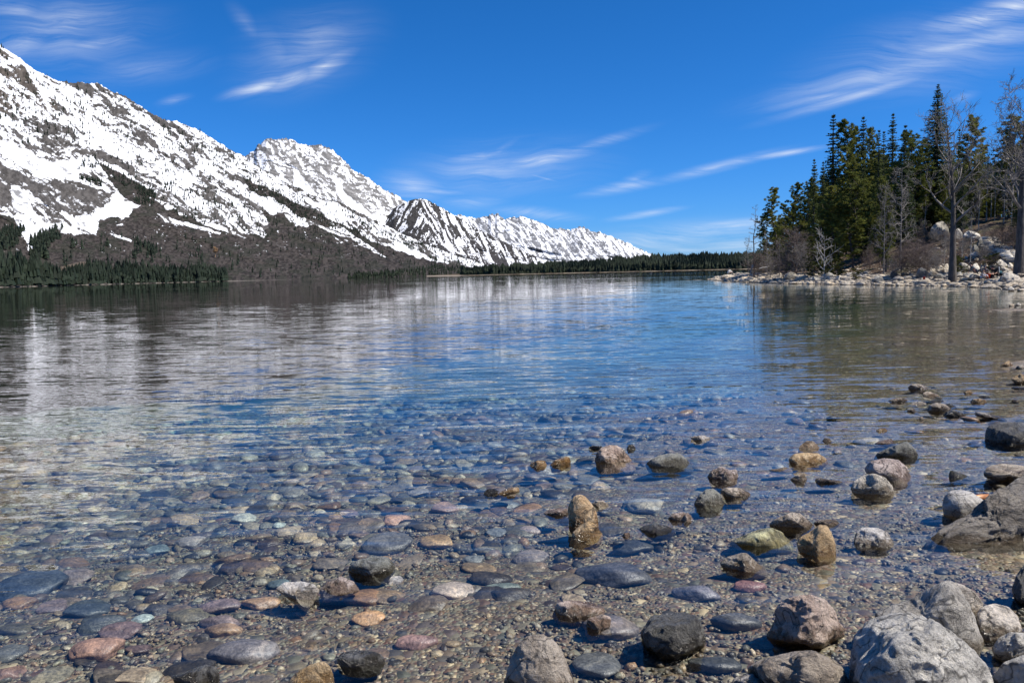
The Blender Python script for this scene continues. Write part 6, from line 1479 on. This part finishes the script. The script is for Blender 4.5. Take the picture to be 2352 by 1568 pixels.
person('person', stand(2257, 633)+np.array([0, .9, .15]), 'person in dark navy clothes bending left before the white boulders', BEND, NAVY, NAVY, HAIRD, scale=1.0)
person('person', stand(2254, 640)+np.array([0, 0, 0]), 'light brown haired person in pale shirt and light blue jeans left of the red bucket', HUNCH, BEIGE, LBLUE, HAIRB, yaw=.4, scale=.85)
person('person', stand(2274, 634)+np.array([0, .7, 0]), 'person in a grey hooded top sitting behind the red bucket', SIT, GREYC, BLACK, HAIRD, yaw=-.2, hood=GREYC, scale=.92)
person('person', stand(2290, 636)+np.array([0, .2, .05]), 'person in a black jacket with a white stripe sitting among the black bags', HUNCH, BLACK, BLACK, HAIRD, yaw=-.5, hood=BLACK, scale=1.05)
tp = person('person', tip_p+np.array([0, 0, .10]), 'tiny person in white sitting on the boulder at the tip of the headland', HUNCH, WHITE, WHITE, HAIRD, yaw=.5, scale=.95)
def bag(px, py, w, h, label, seed, mat=BLACK, stripe=None, dy=0.0):
    P, F = rock_shape(seed, 4, 6, 8, .12, 2.2, .75); P = P*np.array([w/2, .18, h/2]); b = stand(px, py)+np.array([0, dy, 0])
    e = empty('backpack', tuple(b), label, 'backpack'); link('bag_body', mesh_np('bag_body', P+np.array([0, 0, h/2]), F, [mat]), e)
    V, F2 = tube([(-.06, -.15, h*.9), (-.06, -.20, h*1.05), (.06, -.20, h*1.05), (.06, -.15, h*.9)], [.018]*4, 6); link('handle', mesh_np('bag_handle', V, F2, [mat]), e)
    P2, F3 = rock_shape(seed+3, 3, 5, 10, .06, 2); link('pocket', mesh_np('bag_pocket', P2*np.array([w*.3, .07, h*.2])+np.array([0, -.17, h*.32]), F3, [TEAL if stripe else mat]), e)
    if stripe:
        V, F4 = tube([(-w*.18, -.22, h*.92), (-w*.16, -.25, h*.6), (-w*.14, -.23, h*.3)], [.026]*3, 6); link('strap', mesh_np('bag_strap', V, F4, [WHITE]), e)
bag(2293, 633, .62, .72, 'large black backpack with teal front and white strap right of the red bucket', 31, stripe=True)
bag(2284, 639, .70, .36, 'low black bag with a white piece on it in front of the large backpack', 33)
bag(2293, 621, .70, .38, 'black bundle piled highest above the large backpack', 35, dy=.5)
bag(2302, 634, .50, .48, 'black bag sagging against the big pale ridged boulder', 36)
RED = plain('red_plastic', (.75, .05, .01), .4)
def bucket(px, py, r, h, label):
    e = empty('bucket', tuple(stand(px, py)), label, 'bucket'); k = 20; th = np.linspace(0, 2*np.pi, k, endpoint=False)
    prof = [(0, .01), (r*.8, .0), (r, h), (r*1.06, h), (r*1.06, h+.02), (r*.95, h+.02), (r*.78, .03), (0, .03)]
    V = np.array([(a*math.cos(t), a*math.sin(t), z) for a, z in prof for t in th]); F = np.array([(i*k+j, i*k+(j+1) % k, (i+1)*k+(j+1) % k, (i+1)*k+j) for i in range(len(prof)-1) for j in range(k)])
    link('pail', mesh_np('pail', V, F, [RED]), e)
    V, F = tube([(r*math.cos(t), -.02, h*.9-r*.5*math.sin(t)) for t in np.linspace(0, np.pi, 9)], [.008]*9, 5); link('handle', mesh_np('pail_handle', V, F, [WHITE]), e)
bucket(2269.7, 640, .17, .34, 'bright red bucket standing in front of the seated people')
bucket(2122.5, 641.5, .09, .17, 'little red pail alone on the beach left of the cottonwood')
# boat far out
bp = at_z(1496, 627.2); s = np.linalg.norm(bp-CAM)*6.2/FPX
e = empty('rowing_boat', tuple(bp), 'tiny dark open boat far out on the lake before the distant forest', 'boat')
k = 13; us = np.linspace(-1, 1, k); Vh = []
for u_ in us:
    w = .17*(1-abs(u_)**2.6)+.005
    for ang in np.linspace(-1.5, 1.5, 7): Vh.append((u_*.5*s, math.sin(ang)*w*s*1.3, (.16-.20*math.cos(ang)+.05*u_*u_)*s))
Vh = np.array(Vh); Fh = grid_faces(k, 7); Vi = Vh*np.array([.96, .9, 1])+np.array([0, 0, .012*s])
link('hull', mesh_np('hull', np.concatenate([Vh, Vi]), np.concatenate([Fh, Fh[:, ::-1]+len(Vh)]), [NAVY]), e)
for x_ in (-.2, .15):
    V, F = tube([(x_*s, -.15*s, .1*s), (x_*s, .15*s, .1*s)], [.02*s]*2, 6); link('seat', mesh_np('boat_seat', V, F, [NAVY]), e)
person('person', bp+np.array([-.12*s, 0, .08*s]), 'speck of a person in a white shirt sitting in the tiny boat', SIT, WHITE, NAVY, HAIRD, yaw=1.2, scale=min(1, s*.45))
